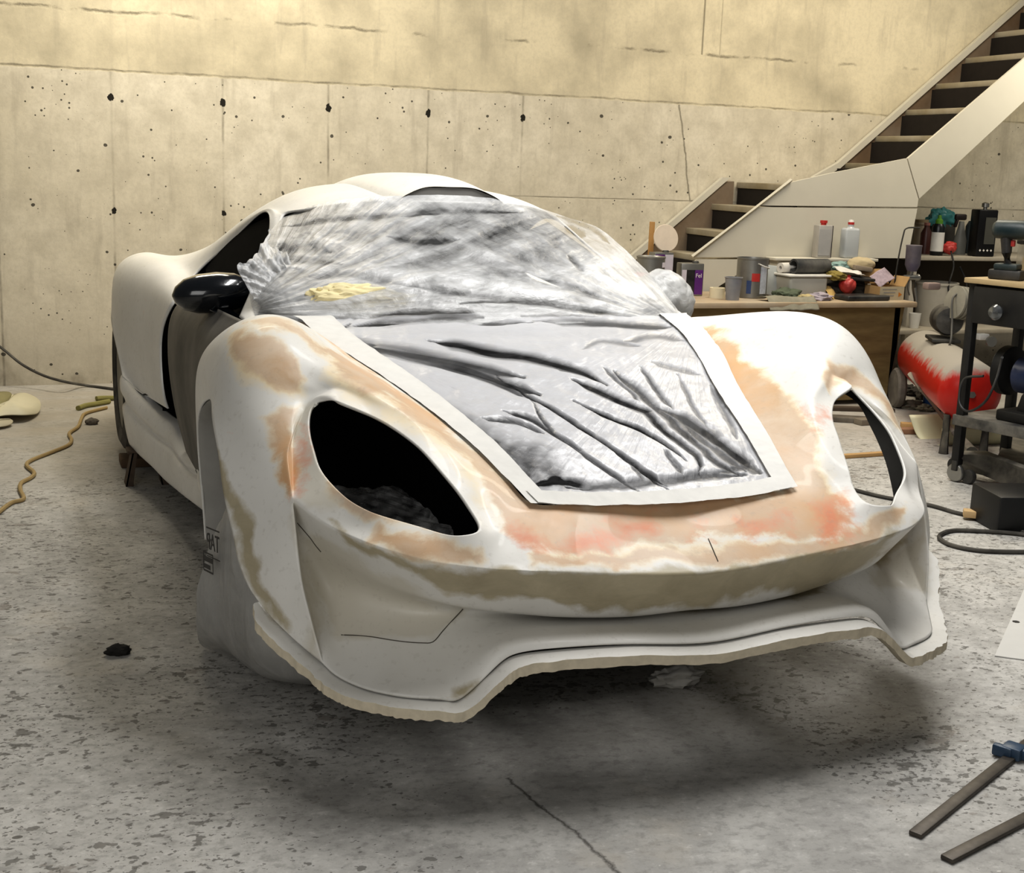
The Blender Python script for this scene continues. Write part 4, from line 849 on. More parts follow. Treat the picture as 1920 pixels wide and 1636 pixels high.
t = thing('sanding_disc', 'round cream sanding disc propped up on top of the purple tins', 'disc', (2.335,1.95,ZB+.264)); bm = BM(); add_lathe(bm, [(0,-.004),(.082,-.004),(.085,0),(.082,.005),(.02,.006),(0,.006)], 40, T((0,0,.083), rx=math.radians(78))); obj('disc', bm, mat('cream_disc', '#cdbfae', .7), t)
bm = BM(); add_box(bm, (.034,.012,.44), (0,0,.22), bev=.002); o = obj('wood_stick', bm, mat('raw_pine', '#a9824f', .7, var=.2)); o.location = (2.29,2.06,ZB); o.rotation_euler = (-.05, .03, 0); tag(o, 'thin wooden stick standing upright behind the cream disc', 'stick')
t = thing('masking_tape_roll', 'fat cream roll of masking tape left of the grey cup', 'tape', U(1344,558,z=ZB)); bm = BM(); add_lathe(bm, [(.030,0),(.047,0),(.047,.062),(.030,.062),(.030,0)], 36, cap=False); obj('tape', bm, mat('cream_tape', '#d9cfb4', .7), t)
t = thing('mixing_cup', 'tapered grey plastic mixing cup left of the big paint tin', 'cup', U(1373,562,z=ZB)); bm = BM(); add_lathe(bm, [(.0,0),(.040,0),(.052,.132),(.056,.134),(.056,.138),(.050,.138),(.038,.006),(0,.006)], 32); obj('cup', bm, GRYP, t)
t = thing('paint_tin', 'big dented grey paint tin with red label and white drips', 'tin', U(1416,560,z=ZB)+np.array([.02,.09,0])); bm = BM(); add_lathe(bm, [(.092,0),(.096,.004),(.096,.235),(.099,.238),(.099,.246),(.094,.246),(.092,.236),(.092,.02),(0,.02)], 40); obj('can_body', bm, TINM, t)
def patch(rad, a0, a1, z0, z1, nm, m, par, n=10):
    bm = BM(); A = [[bm.verts.new((rad*math.sin(a0+(a1-a0)*k/n), -rad*math.cos(a0+(a1-a0)*k/n), z)) for k in range(n+1)] for z in (z0, z1)]
    for k in range(n): bm.faces.new((A[0][k], A[0][k+1], A[1][k+1], A[1][k]))
    return obj(nm, bm, m, par)
patch(.0972, -.55, -.02, .105, .155, 'label', REDM, t); patch(.0972, .02, .62, .03, .20, 'label', mat('spotted_pale_label', '#b8bcc4', .5, var=.35, scale=60), t); patch(.0972, -.85, -.55, .03, .11, 'label', mat('blue_label', '#34466e', .5), t)
bm = BM(); add_tube(bm, spline([(-.02,-.101,.215),(.02,-.103,.20),(.06,-.085,.19),(.09,-.045,.185)], 5), [.004]*15+[.006]); obj('white_drip', bm, WHT, t)
def thinner(label, p, w, d, h, m, side, rz=0):
    t = thing('solvent_can', label, 'can', p, rz); bm = BM(); add_box(bm, (w, d, h), (0,0,h/2), bev=.008); obj('can_body', bm, m, t)
    if side: bm = BM(); add_box(bm, (.002, d*.98, h*.97), (w/2+.0008,0,h/2)); obj('side_label', bm, BLK, t)
    bm = BM(); add_box(bm, (w*.82,.002,h*.8), (-.004,-d/2-.001,h*.48)); obj('front_label', bm, mat('faint_grey_label', '#aaa8a6', .5), t)
    bm = BM(); add_lathe(bm, [(.018,h-.002),(.018,h+.012),(.024,h+.012),(.024,h+.03),(0,h+.03)], 20); obj('cap', bm, REDM, t); return t
ZS = .8775
thinner('grey metal solvent can with red cap and black side, on the back shelf', (3.585,2.12,ZS), .10, .085, .215, mat('grey_can', '#b5b1ac', .45, .3), True, -.12)
t = thing('solvent_bottle', 'see-through grey bottle with red and white cap, on the back shelf', 'bottle', (3.80,2.12,ZS)); N = NT('clear_bottle_plastic'); N.set(Base_Color=(.58,.61,.63,1), Roughness=.2, Alpha=.72); CLR = N.m
bm = BM(); add_box(bm, (.115,.075,.20), (0,0,.10), bev=.018, seg=3); add_lathe(bm, [(.03,.195),(.02,.208),(.02,.225)], 20, cap=False); obj('bottle_body', bm, CLR, t); bm = BM(); add_lathe(bm, [(.021,.222),(.021,.238),(0,.238)], 20); obj('cap', bm, REDM, t); bm = BM(); add_lathe(bm, [(.019,.238),(.015,.252),(0,.254)], 16); obj('cap_tip', bm, WHT, t)
# --- the heap
def sheet(name, label, c, w, d, m, amp=.02, seed=0., rz=0, tilt=(0,0), n=26, cat='rag', droop=0, th=.002):
    G_ = np.zeros((n, n, 3))
    for i in range(n):
        for j in range(n):
            x, y = (j/(n-1)-.5)*w, (i/(n-1)-.5)*d; k = 1+.12*mnoise.noise(Vector((x*14+seed, y*14, 3)))
            z = amp*(1+mnoise.fractal(Vector((x*11+seed, y*11, seed)), 1, 2, 3))*.8-droop*max(0, -y/d-.05)**1.5
            G_[i, j] = (x*k, y*k, z)
    G_[:, :, 2] += -G_[:, :, 2].min() if droop == 0 else 0
    me = grid_mesh(name, G_); o = link(name, me, m); o.location = V3(*c); o.rotation_euler = (tilt[0], tilt[1], rz); tag(o, label, cat)
    md = o.modifiers.new('t', 'SOLIDIFY'); md.thickness = th; md.offset = 0; return bake(o)
PAPER = mat('white_paper', '#d3cfc8', .8, var=.1, scale=25); YPAP = mat('yellow_paper', '#c3a468', .8, var=.15); GREEN = mat('grey_green_rag', '#58604f', .95, var=.4, scale=30); LILAC = mat('lilac_grey_paper', '#a39aa2', .85, var=.2); GRAG = mat('grey_rag', '#8a8677', .95, var=.3, scale=20); CARD = mat('cardboard', '#a98a5f', .85, var=.15)
def bx(name, label, c, size, m, cat, rz=0, rot=(0,0), bev=.006, seg=2):
    bm = BM(); add_box(bm, size, (0,0,size[2]/2), bev=bev, seg=seg); o = obj(name, bm, m); o.location = V3(*c); o.rotation_euler = (rot[0], rot[1], rz); return tag(o, label, cat)
# clear tub under the pipe
t = thing('plastic_tub', 'cloudy rectangular plastic tub with white rim in the bench heap', 'tub', (3.23,1.80,ZB)); N = NT('cloudy_tub'); N.set(Base_Color=(.55,.53,.47,1), Roughness=.35, Alpha=.8); bm = BM(); add_box(bm, (.28,.20,.135), (0,0,.0675), bev=.02, seg=3); obj('tub', bm, N.m, t); bm = BM(); add_box(bm, (.31,.225,.014), (0,0,.14), bev=.006); obj('lid', bm, WHT, t)
t = thing('foam_pipe', 'black hollow pipe lying on the cloudy tub', 'pipe', (3.28,1.79,ZB+.195)); bm = BM(); Mx = T((-.13,-.02,0), ry=math.pi/2, rz=.12); add_lathe(bm, [(.034,0),(.046,0),(.047,.27),(.034,.27),(.034,0)], 28, Mx, cap=False); obj('pipe', bm, mat('black_foam_pipe', '#24272b', .7, dust=.25), t)
bm = BM(); Mx = T((0,0,.033), ry=math.pi/2, rz=.2); add_lathe(bm, [(.012,-.055),(.032,-.055),(.033,.055),(.012,.055),(.012,-.055)], 28, Mx, cap=False); o = obj('paper_roll', bm, PAPER); o.location = (3.14,1.83,ZB+.1475); tag(o, 'white paper roll lying left of the black pipe', 'paper roll')
t = thing('cardboard_box', 'open cardboard box with printed pale front at bench end', 'box', (3.77,1.66,ZB), .04); 
for nm, sz, lc in [('box_front',(.19,.004,.085),(0,-.075,.0425)),('box_back',(.19,.004,.085),(0,.075,.0425)),('box_side',(.004,.15,.085),(-.095,0,.0425)),('box_side',(.004,.15,.085),(.095,0,.0425)),('box_bottom',(.19,.15,.004),(0,0,.002))]:
    bm = BM(); add_box(bm, sz, lc); obj(nm, bm, mat('pale_printed_card', '#b7aa90', .8) if nm == 'box_front' else CARD, t)
bm = BM(); add_box(bm, (.19,.11,.003), (0,.075+.035,.085+.05), rot=(.95,0,0)); obj('box_flap', bm, CARD, t); bm = BM(); add_box(bm, (.004,.15,.07), (.095+.02,0,.085+.03), rot=(0,.5,0)); obj('box_flap', bm, CARD, t)
bm = BM(); add_lathe(bm, [(0,0),(.018,0),(.018,.001),(0,.001)], 3, T((.06,-.0775,.035), rx=math.pi/2)); obj('orange_mark', bm, mat('orange_print', '#b9762f', .7), t)
for k in range(3): bm = BM(); add_box(bm, (.11-.02*k,.001,.006), (-.02,-.0775,.068-.02*k)); obj('print_line', bm, mat('grey_print', '#8d8a86', .8), t)
def rag(name, label, c, size, m, seed, cat='rag'):
    return crumple(name, (c[0],c[1],c[2]+size[2]*.5), size, label, cat, m, .32, 2.1, seed, 4, .5)
bx('black_tray', 'flat black plastic tray lying at the front of the heap', (3.56,1.60,ZB), (.33,.15,.034), BLK, 'tray', .06, bev=.012, seg=3)
o = crumple('red_mitt', (3.53,1.72,ZB+.085), (.055,.05,.06), 'red round polishing mitt in the middle of the heap', 'mitt', REDM, .12, 1.8, 2.2, 4)
sheet('yellow_paper', 'folded sheet of yellow abrasive paper left of the red mitt', (3.42,1.72,ZB+.01), .15, .14, YPAP, .03, 1.2, .3, (.7,.25), 16, 'paper')
rag('rag', 'dark grey-green crumpled cloth right of the big paint tin', (3.05,1.66,ZB), (.10,.075,.045), GREEN, 3.1)
rag('rag', 'lilac-grey dusty cloth in front of the cloudy tub', (3.24,1.60,ZB), (.09,.06,.032), LILAC, 5.1)
rag('rag', 'small yellowish crumpled paper right of the green cloth', (3.13,1.58,ZB), (.055,.05,.026), mat('cream_rag', '#b3a47c', .9), 8.3)
sheet('rag', 'stiff grey rag hanging over the bench front edge', (2.98,1.53,ZB+.012), .34, .16, GRAG, .014, 6.6, -.05, (0,0), 28, 'rag', .22)
HEAPM = mat('dark_clutter', '#3b362f', .9, var=.5, scale=22)
rag('cloth_bundle', 'big dark bundle of cloth under the heap, behind the red mitt', (3.57,1.84,ZB), (.19,.11,.085), HEAPM, 1.1)
bx('black_plate', 'black flat moulding jammed between red mitt and papers', (3.62,1.73,ZB+.115), (.18,.10,.02), BLK, 'moulding', -.1, (.1,.06))
sheet('paper_sheet', 'crumpled white paper on top of the heap', (3.555,1.755,ZB+.16), .17, .13, PAPER, .02, 2.7, -.2, (.15,.1), 20, 'paper')
o = crumple('cream_pouch', (3.69,1.82,ZB+.205), (.095,.06,.05), 'rounded cream cloth pouch on the top right of the heap', 'pouch', mat('cream_cloth', '#b5a687', .9, var=.15), .10, 1.6, 7., 4, rot=-.35)
rag('rag', 'pale teal cloth lying left of the cream pouch', (3.575,1.87,ZB+.175), (.085,.05,.03), mat('teal_cloth', '#87a09b', .9), 9.4)
rag('cap', 'olive yellow cloth cap resting below the black pipe', (3.45,1.74,ZB+.125), (.075,.06,.03), mat('olive_cloth', '#87783f', .9), 12.2, 'cap')
sheet('spotted_paper', 'lilac spotted sheet leaning over the cardboard box', (3.77,1.70,ZB+.13), .16, .10, mat('spotted_lilac', '#a2939b', .85, var=.4, scale=70), .01, 4.4, .3, (.75,-.35), 16, 'paper')
bx('wood_block', 'small dusty wood block behind the white paper sheet', (3.66,1.76,ZB+.17), (.12,.05,.03), mat('grey_wood', '#85796a', .8), 'wood', -.25, (.0,.12))
bx('folder', 'tilted pale grey plastic box leaning behind green cloth', (3.07,1.86,ZB), (.14,.03,.19), mat('pale_grey_plastic', '#a5a8a5', .5), 'box', -.3, (-.2,.12))
# --- spray gun on its hook
t = thing('spray_gun', 'silver spray gun with purple cup hanging at the bench end', 'spray gun', (4.0,1.72,.62)); bm = BM(); add_lathe(bm, [(.0,.205),(.03,.205),(.048,.245),(.05,.36),(.052,.363),(.052,.373),(0,.375)], 28, T((.015,0,0))); obj('paint_cup', bm, mat('dusty_purple_cup', '#5c5668', .5, dust=.3), t)
bm = BM(); add_lathe(bm, [(.016,0),(.018,.03),(.018,.10),(.024,.115),(.012,.13),(0,.13)], 20, T((-.055,-.01,.165), ry=math.pi/2)); add_lathe(bm, [(.012,0),(.016,.05),(0,.055)], 16, T((.01,0,.16))); obj('gun_body', bm, STEEL, t)
bm = BM(); add_tube(bm, [(.03,0,.17),(.045,0,.10),(.065,0,.03),(.07,0,.0)], [.017,.016,.013,.011], 12); obj('handle', bm, STEEL, t); bm = BM(); add_tube(bm, spline([(.0,0,.15),(-.005,0,.10),(.015,0,.05)], 6), .005); obj('trigger', bm, STEEL, t)
t = thing('gun_hook', 'bent thin steel rod hook standing at the end of the bench', 'hook', (3.87,1.70,.60)); bm = BM(); add_tube(bm, spline([(0,0,.0),(.01,0,.25),(.035,0,.45),(.06,0,.50),(.16,0,.505)], 8), .005); obj('rod', bm, DKST, t)
# ================================================================== SHELF UNDER THE STAIRS
CO = (5.0, 2.65, 0); CT = thing('side_counter', 'dusty wall counter under the stairs right of the white boards', 'counter', CO)
bm = BM(); add_box(bm, (1.5,.62,.03), (5.25,2.66,.865), bev=.005); part('counter_top', bm, mat('dusty_counter', '#9a9283', .8, dust=.5), CT, CO)
bm = BM(); add_box(bm, (1.5,.03,.5), (5.25,2.93,.60)); part('shade_back_board', bm, mat('shadow_brown_board', '#4c4438', .85), CT, CO)  # dark brown sheet stands for the shaded wall below the counter
bm = BM(); add_box(bm, (1.6,.5,.03), (5.1,2.45,.36), bev=.004); part('lower_shelf', bm, mat('dusty_counter', ''), CT, CO)
for x in (4.56,5.95): bm = BM(); add_box(bm, (.05,.05,.85), (x,2.42,.425), bev=.004); part('leg', bm, mat('pale_leg', '#b7b0a2', .7), CT, CO)
ZC = .8805
def cyl(name, label, c, prof, m, cat, extra=(), n=28):
    t = thing(name, label, cat, c); bm = BM(); add_lathe(bm, prof, n); obj('body', bm, m, t)
    for nm, pr, mm in extra: bm = BM(); add_lathe(bm, pr, n); obj(nm, bm, mm, t)
    return t
p_ = lambda px, y: (U(px, 478, y=y)[0], y, ZC)
cyl('spray_bottle', 'black bottle with green cap and white label on the counter', p_(1755,2.45), [(.0,0),(.042,0),(.045,.005),(.045,.20),(.03,.225),(0,.225)], mat('black_bottle', '#101416', .35), 'bottle', [('label', [(.0456,.03),(.0456,.165)], WHT), ('green_cap', [(.026,.222),(.026,.25),(.014,.262),(.012,.285),(0,.285)], mat('green_cap', '#5d8f2e', .45))])
cyl('bottle', 'dark brown bottle left of the black green-capped bottle', p_(1733,2.6), [(.0,0),(.04,0),(.04,.15),(.02,.19),(.02,.21),(0,.21)], mat('brown_bottle', '#4c2a24', .4), 'bottle', [('cap', [(.022,.205),(.022,.225),(0,.225)], mat('pink_cap', '#9a6a62', .5))])
cyl('jar', 'squat cream jar behind the brown bottle on the counter', p_(1722,2.78), [(.0,0),(.045,0),(.045,.20),(.05,.205),(.05,.225),(0,.225)], mat('cream_jar', '#9c9180', .6), 'jar', [('lid', [(.052,.22),(.052,.24),(0,.24)], mat('tan_lid', '#8a7c63', .6))])
t = cyl('trigger_sprayer', 'grey spray bottle with dark trigger head on the counter', p_(1797,2.62), [(.0,0),(.045,0),(.047,.10),(.025,.19),(.018,.24),(0,.24)], mat('grey_sprayer', '#83837d', .5), 'spray bottle'); bm = BM(); add_box(bm, (.10,.03,.045), (-.015,0,.27), bev=.012); add_box(bm, (.02,.025,.06), (-.05,0,.225), rot=(0,.3,0), bev=.006); obj('trigger_head', bm, mat('brown_black_plastic', '#2b2220', .5), t)
cyl('jug', 'dark grey jug between the sprayer and the tall black can', p_(1818,2.72), [(.0,0),(.05,0),(.05,.20),(.03,.24),(0,.24)], mat('dark_jug', '#3c4448', .5), 'jug')
t = thing('black_can', 'tall black rectangular can with round knob cap on the counter', 'can', p_(1838,2.42), -.12); bm = BM(); add_box(bm, (.155,.11,.335), (0,0,.1675), bev=.01); obj('can_body', bm, mat('gloss_black_can', '#0f0f10', .3), t); bm = BM(); add_box(bm, (.085,.002,.19), (.022,-.0562,.185)); obj('label', bm, mat('smoky_label', '#45453f', .6), t)
bm = BM(); add_lathe(bm, [(.014,.333),(.014,.35),(.026,.352),(.026,.378),(.012,.386),(0,.386)], 20); obj('cap', bm, STEEL, t)
for k in range(4): bm = BM(); add_lathe(bm, [(0,0),(.009,0),(.009,.001),(0,.001)], 4, T((-.045+.03*k,-.0572,.045), rx=math.pi/2)); obj('white_mark', bm, WHT, t)
o = crumple('red_clamp', U(1781,464,y=2.42), (.055,.04,.045), 'red plastic tool lump beside the black bottle', 'tool', REDM, .2, 2., 3.3, 4)
rag('teal_bag', 'teal plastic bag heaped at the back of the counter', (p_(1755,2.82)[0],2.80,ZC+.20), (.13,.07,.085), mat('teal_plastic', '#3c7a7c', .4), 2.1, 'bag'); 
bx('storage_box', 'plain dark box under the teal bag at the counter back', (p_(1755,2.82)[0],2.82,ZC), (.2,.14,.21), mat('dark_box', '#3d3a34', .8), 'box')
cyl('bucket', 'dusty white bucket on the low shelf under the counter', (U(1755,600,y=2.42)[0],2.45,.3755), [(.0,0),(.125,0),(.15,.30),(.155,.30),(.155,.315),(.145,.315),(.12,.01),(0,.01)], mat('dusty_bucket', '#aaa59a', .6, dust=.3), 'bucket')
cyl('paper_cup', 'small white cup on the low shelf left of the bucket', (U(1718,602,y=2.3)[0],2.32,.3755), [(.0,0),(.032,0),(.042,.105),(.039,.105),(.03,.004),(0,.004)], WHT, 'cup')
bm = BM(); q0 = U(1795,490,y=2.33); add_tube(bm, spline([U(1783,470,y=2.36), U(1788,500,y=2.32), U(1778,540,y=2.30), U(1790,562,y=2.30), U(1808,555,y=2.30), U(1812,530,y=2.30), U(1800,500,y=2.31)], 8), .006); o = obj('air_hose', bm, BLK); tag(o, 'thin black hose looped down over the counter edge', 'hose')
# ================================================================== COMPRESSOR
A_ = U(1733,668,z=.33); B_ = U(1818,736,z=.33); ax = B_-A_; Lc = float(np.linalg.norm(ax)); Rz = .165
CPO = ((A_+B_)/2)*np.array([1,1,0]); CP = thing('air_compressor', 'red air compressor with thick grey dust on its tank', 'compressor', CPO)
def dusty_red():
    N = NT('dusty_red_tank'); g = N.n('ShaderNodeNewGeometry'); s = N.n('ShaderNodeSeparateXYZ'); N.l(g.outputs['Normal'], s.inputs[0])
    k = N.math('ADD', s.outputs[2], N.math('MULTIPLY', N.math('SUBTRACT', N.noise(12, 6, .7, N.co((1,1,.35))), .5), .9)); m_ = N.ramp(k, (.32, 0), (.62, 1))
    N.col(N.mix(m_, srgb('#b3241a'), srgb('#a09a90'))); N.set(Roughness=N.ramp(m_, (0, .3), (1, .95))); return N.m
DR = dusty_red(); u3 = V3(*(ax/Lc)); Mt = along(A_, B_)
bm = BM(); add_lathe(bm, [(0,-.075),(.06,-.068),(.12,-.045),(.155,-.012),(Rz,.02),(Rz,Lc-.02),(.155,Lc+.012),(.12,Lc+.04),(.06,Lc+.058),(0,Lc+.062)], 44, Mt); tk = part('tank', bm, DR, CP, CPO)
bm = BM(); add_lathe(bm, [(.018,Lc+.058),(.018,Lc+.075),(0,Lc+.075)], 6, Mt); part('end_bolt', bm, STEEL, CP, CPO)
mid = (A_+B_)/2; sidev = np.array([u3.y, -u3.x, 0.])
pm = A_*.62+B_*.38+np.array([0,0,.165])
bm = BM(); add_box(bm, (.24,.16,.02), pm+np.array([0,0,.01]), rot=(0,0,math.atan2(ax[1],ax[0])), bev=.004); part('mount_plate', bm, DKST, CP, CPO)
c0 = pm+np.array([.02,.0,.12]); Mm = along(c0-np.array(u3)*.12, c0+np.array(u3)*.12)
bm = BM(); add_lathe(bm, [(0,0),(.07,0),(.085,.02),(.085,.16),(.075,.19),(0,.2)], 32, Mm); part('motor', bm, mat('black_motor', '#17171a', .5, dust=.25), CP, CPO)
c1 = pm+np.array([.0,.02,.235]); prof = [(0,0)]
for k in range(9): prof += [(.095,.012+k*.026),(.095,.024+k*.026),(.086,.026+k*.026),(.086,.036+k*.026)]
prof += [(0,.25)]
bm = BM(); Mf = along(c1-np.array([.02,.10,0]), c1+np.array([.13,-.11,-.02])); add_lathe(bm, prof, 36, Mf); part('finned_cover', bm, mat('dusty_grey_cover', '#8b887d', .8, dust=.4), CP, CPO)
bm = BM(); add_box(bm, (.09,.06,.04), c1+np.array([-.06,.05,.075]), bev=.01); part('filter_box', bm, mat('faded_pink_cap', '#8b7a74', .7), CP, CPO)
c2 = pm+np.array([.16,-.14,.02]); bm = BM(); add_box(bm, (.07,.05,.035), c2+np.array([0,0,.02]), bev=.006); part('pressure_switch', bm, WHT, CP, CPO)
bm = BM(); add_lathe(bm, [(0,0),(.03,0),(.03,.022),(0,.022)], 20, along(c2+np.array([.02,-.05,.0]), c2+np.array([.0,-.12,.0]))); part('pressure_gauge', bm, STEEL, CP, CPO)
bm = BM(); add_tube(bm, spline([c1+np.array([.05,-.1,.06]), c1+np.array([-.04,-.12,.02]), c1+np.array([-.06,-.16,-.12]), c1+np.array([-.10,-.2,-.24]), U(1748,660,y=.95)], 8), .006); part('power_cable', bm, mat('grey_cable', '#5a5854', .6), CP, CPO)
pl = U(1746,664,y=.95); bm = BM(); add_box(bm, (.05,.035,.05), pl, bev=.012); add_tube(bm, [pl+np.array([-.012,-.01,-.02]), pl+np.array([-.014,-.02,-.05])], .004); add_tube(bm, [pl+np.array([.012,-.01,-.02]), pl+np.array([.014,-.02,-.05])], .004); part('mains_plug', bm, BLK, CP, CPO)
def wheel(c, axis, r_, w_):
    bm = BM(); M_ = along(np.array(c)-np.array(axis)*w_/2, np.array(c)+np.array(axis)*w_/2); add_lathe(bm, [(r_*.55,0),(r_*.9,0),(r_,w_*.25),(r_,w_*.75),(r_*.9,w_),(r_*.55,w_),(r_*.5,w_*.8),(.02,w_*.8),(0,w_*.8)], 32, M_); return bm
for k in (-1, 1):
    part('wheel', wheel(U(1678,724,y=1.38)*np.array([1,1,0])+np.array([.02,0,.125])+sidev*(k-(-1))*.20*(-1 if sidev[0] < 0 else 1), (.93,-.36,0), .125, .055), mat('dusty_grey_tyre', '#5b5650', .85, dust=.4), CP, CPO)
for k in (-1, 1):
    f0 = B_+sidev*k*.1; bm = BM(); add_tube(bm, [f0+np.array([0,0,-.12]), f0*np.array([1,1,0])+np.array([0,0,.0])], [.02,.026], 12); part('foot', bm, RUBBER, CP, CPO)
# ================================================================== TOOL CART
e1 = np.array([.25,-.968,0]); e2 = np.array([.968,.25,0]); CA = np.array([2.70,-.42,0]); CRZ = math.atan2(e1[1], e1[0])
CRT = thing('tool_cart', 'black steel tool cart with wooden top and drawer', 'cart', CA); CBL = mat('black_cart_steel', '#060607', .6, .0, dust=.03)
cp = lambda a, b, z: CA+e1*a+e2*b+np.array([0,0,z])
def cbox(name, a, b, z, sa, sb, sz, m, bev=.003, par=None): bm = BM(); add_box(bm, (sa, sb, sz), cp(a,b,z), rot=(0,0,CRZ), bev=bev); return part(name, bm, m, par or CRT, CA)
cbox('cart_top', .43, .21, .958, .92, .48, .024, mat('pale_wood_top', '#b29d78', .7, var=.2, scale=10), .004)
for a in (.0, .86):
    for b in (.02, .40):
        cbox('leg', a, b, .515, .04, .04, .86, CBL)
        c_ = cp(a, b, .045); t = thing('x', None, 'x'); bpy.data.objects.remove(t)
        bm = wheel(c_, tuple(e2), .045, .026); w_ = part('castor', bm, STEEL, CRT, CA)
        bm = BM(); add_box(bm, (.03,.044,.05), c_+np.array([0,0,.035]), rot=(0,0,CRZ), bev=.004); part('castor_fork', bm, DKST, CRT, CA)
cbox('side_skirt', .43, .42, .85, .90, .02, .19, CBL); cbox('side_skirt', .0, .21, .85, .02, .40, .19, CBL)
dr = cbox('drawer', .43, -.005, .85, .82, .03, .17, CBL, .006)
bm = BM(); add_lathe(bm, [(.012,0),(.012,.02),(.034,.024),(.036,.036),(.026,.052),(0,.058)], 24, along(cp(.17,-.02,.83), cp(.17,-.12,.83))); kb = part('knob', bm, mat('chrome_knob', '#8f9295', .25, .9), dr, CA)
cbox('cart_shelf', .43, .21, .30, .92, .44, .05, mat('dusty_black_shelf', '#2c2d2e', .6, dust=.45), .004)
# cordless drill on the cart
DO = cp(.12,.075,.9705); DR_ = thing('cordless_drill', 'dark teal cordless drill standing on the cart top', 'drill', DO, CRZ+.25); TEAL = mat('dark_teal_plastic', '#0d2529', .45, dust=.12)
bm = BM(); add_box(bm, (.15,.085,.045), (.0,0,.0225), bev=.01); obj('battery', bm, BLK, DR_); bm = BM(); add_box(bm, (.11,.075,.03), (.0,0,.058), bev=.01); obj('battery_shoe', bm, TEAL, DR_)
bm = BM(); add_tube(bm, [(.0,0,.06),(-.012,0,.12),(-.02,0,.19)], [.026,.022,.027], 14); obj('handle', bm, BLK, DR_)
bm = BM(); add_lathe(bm, [(0,-.07),(.03,-.07),(.042,-.055),(.044,.06),(.036,.085),(.03,.10),(0,.10)], 26, T((-.01,0,.225), ry=math.pi/2)); obj('motor_housing', bm, TEAL, DR_); bm = BM(); add_lathe(bm, [(.026,.10),(.028,.13),(.018,.155),(.004,.165),(0,.165)], 22, T((-.01,0,.225), ry=math.pi/2)); obj('chuck', bm, DKST, DR_)
bm = BM(); add_box(bm, (.02,.02,.03), (.012,0,.165), bev=.005); obj('trigger', bm, REDM, DR_)
t = thing('bit_case', 'clear plastic case of yellow drill bits behind the drill', 'case', cp(.20,.19,.9705), CRZ); N = NT('clear_case'); N.set(Base_Color=(.75,.74,.66,1), Roughness=.15, Alpha=.35); bm = BM(); add_box(bm, (.20,.06,.16), (0,0,.08), bev=.008); obj('case', bm, N.m, t)
bm = BM(); add_box(bm, (.16,.03,.10), (0,0,.055), bev=.01); obj('yellow_insert', bm, mat('yellow_insert', '#b8952c', .5), t); bm = BM(); add_box(bm, (.21,.065,.02), (0,0,.17), bev=.006); obj('black_latch', bm, BLK, t)
t = thing('caulking_gun', 'small dark nozzle tool with orange tip behind the case', 'tool', cp(.14,.36,.9705)); bm = BM(); add_tube(bm, [(0,0,0),(0,0,.22),(.02,0,.30)], [.03,.028,.02], 14); obj('body', bm, mat('brown_black_plastic', ''), t); bm = BM(); add_tube(bm, [(.02,0,.30),(.06,-.01,.33)], [.016,.006], 10); obj('tip', bm, mat('orange_print', ''), t)
# bench grinder on the lower shelf
GO = cp(.30,.17,.3255); GR = thing('bench_grinder', 'black and blue bench grinder on the cart lower shelf', 'grinder', GO, CRZ)
bm = BM(); add_box(bm, (.30,.22,.05), (0,0,.025), bev=.01); obj('base', bm, CBL, GR); bm = BM(); add_box(bm, (.16,.14,.09), (0,0,.09), bev=.015, taper=.8); obj('pedestal', bm, CBL, GR)
BLUE = mat('dark_blue_motor', '#1b2a4c', .4, dust=.1); bm = BM(); add_lathe(bm, [(0,-.13),(.06,-.13),(.085,-.11),(.085,.11),(.06,.13),(0,.13)], 30, T((0,0,.21), ry=math.pi/2)); obj('motor', bm, BLUE, GR)
for k in (-1, 1):
    bm = BM(); add_lathe(bm, [(0,-.025),(.10,-.025),(.115,-.015),(.115,.025),(.10,.032),(0,.032)], 34, T((k*.185,0,.22), ry=math.pi/2)); g_ = obj('wheel_guard', bm, CBL, GR); bm = BM(); add_lathe(bm, [(.02,-.018),(.095,-.018),(.095,.018),(.02,.018),(.02,-.018)], 34, T((k*.185,-.012,.235), ry=math.pi/2), cap=False); obj('grinding_wheel', bm, mat('grey_stone', '#76726b', .9), GR)
bm = BM(); add_tube(bm, spline([cp(.16,.05,.62), cp(.20,-.04,.52), cp(.17,-.06,.42), cp(.08,-.05,.36), cp(.02,-.04,.40), cp(.02,-.02,.50), cp(.12,-.02,.53)], 8), .006); o = obj('power_cable', bm, BLK); tag(o, 'loose black cable drooping from the cart grinder', 'cable')
t = thing('oil_bottle', 'blue plastic bottle with pale handle behind the compressor', 'bottle', U(1872,640,y=.75)*np.array([1,1,0])+np.array([0.02,.5,0])); bm = BM(); add_box(bm, (.17,.11,.30), (0,0,.15), bev=.03, seg=3); obj('bottle_body', bm, mat('blue_bottle', '#264c80', .35), t); bm = BM(); add_tube(bm, spline([(-.05,0,.29),(-.04,0,.37),(.04,0,.38),(.06,0,.29)], 6), .014); obj('grip', bm, WHT, t); bm = BM(); add_box(bm, (.15,.002,.10), (0,-.0565,.22)); obj('label', bm, WHT, t)
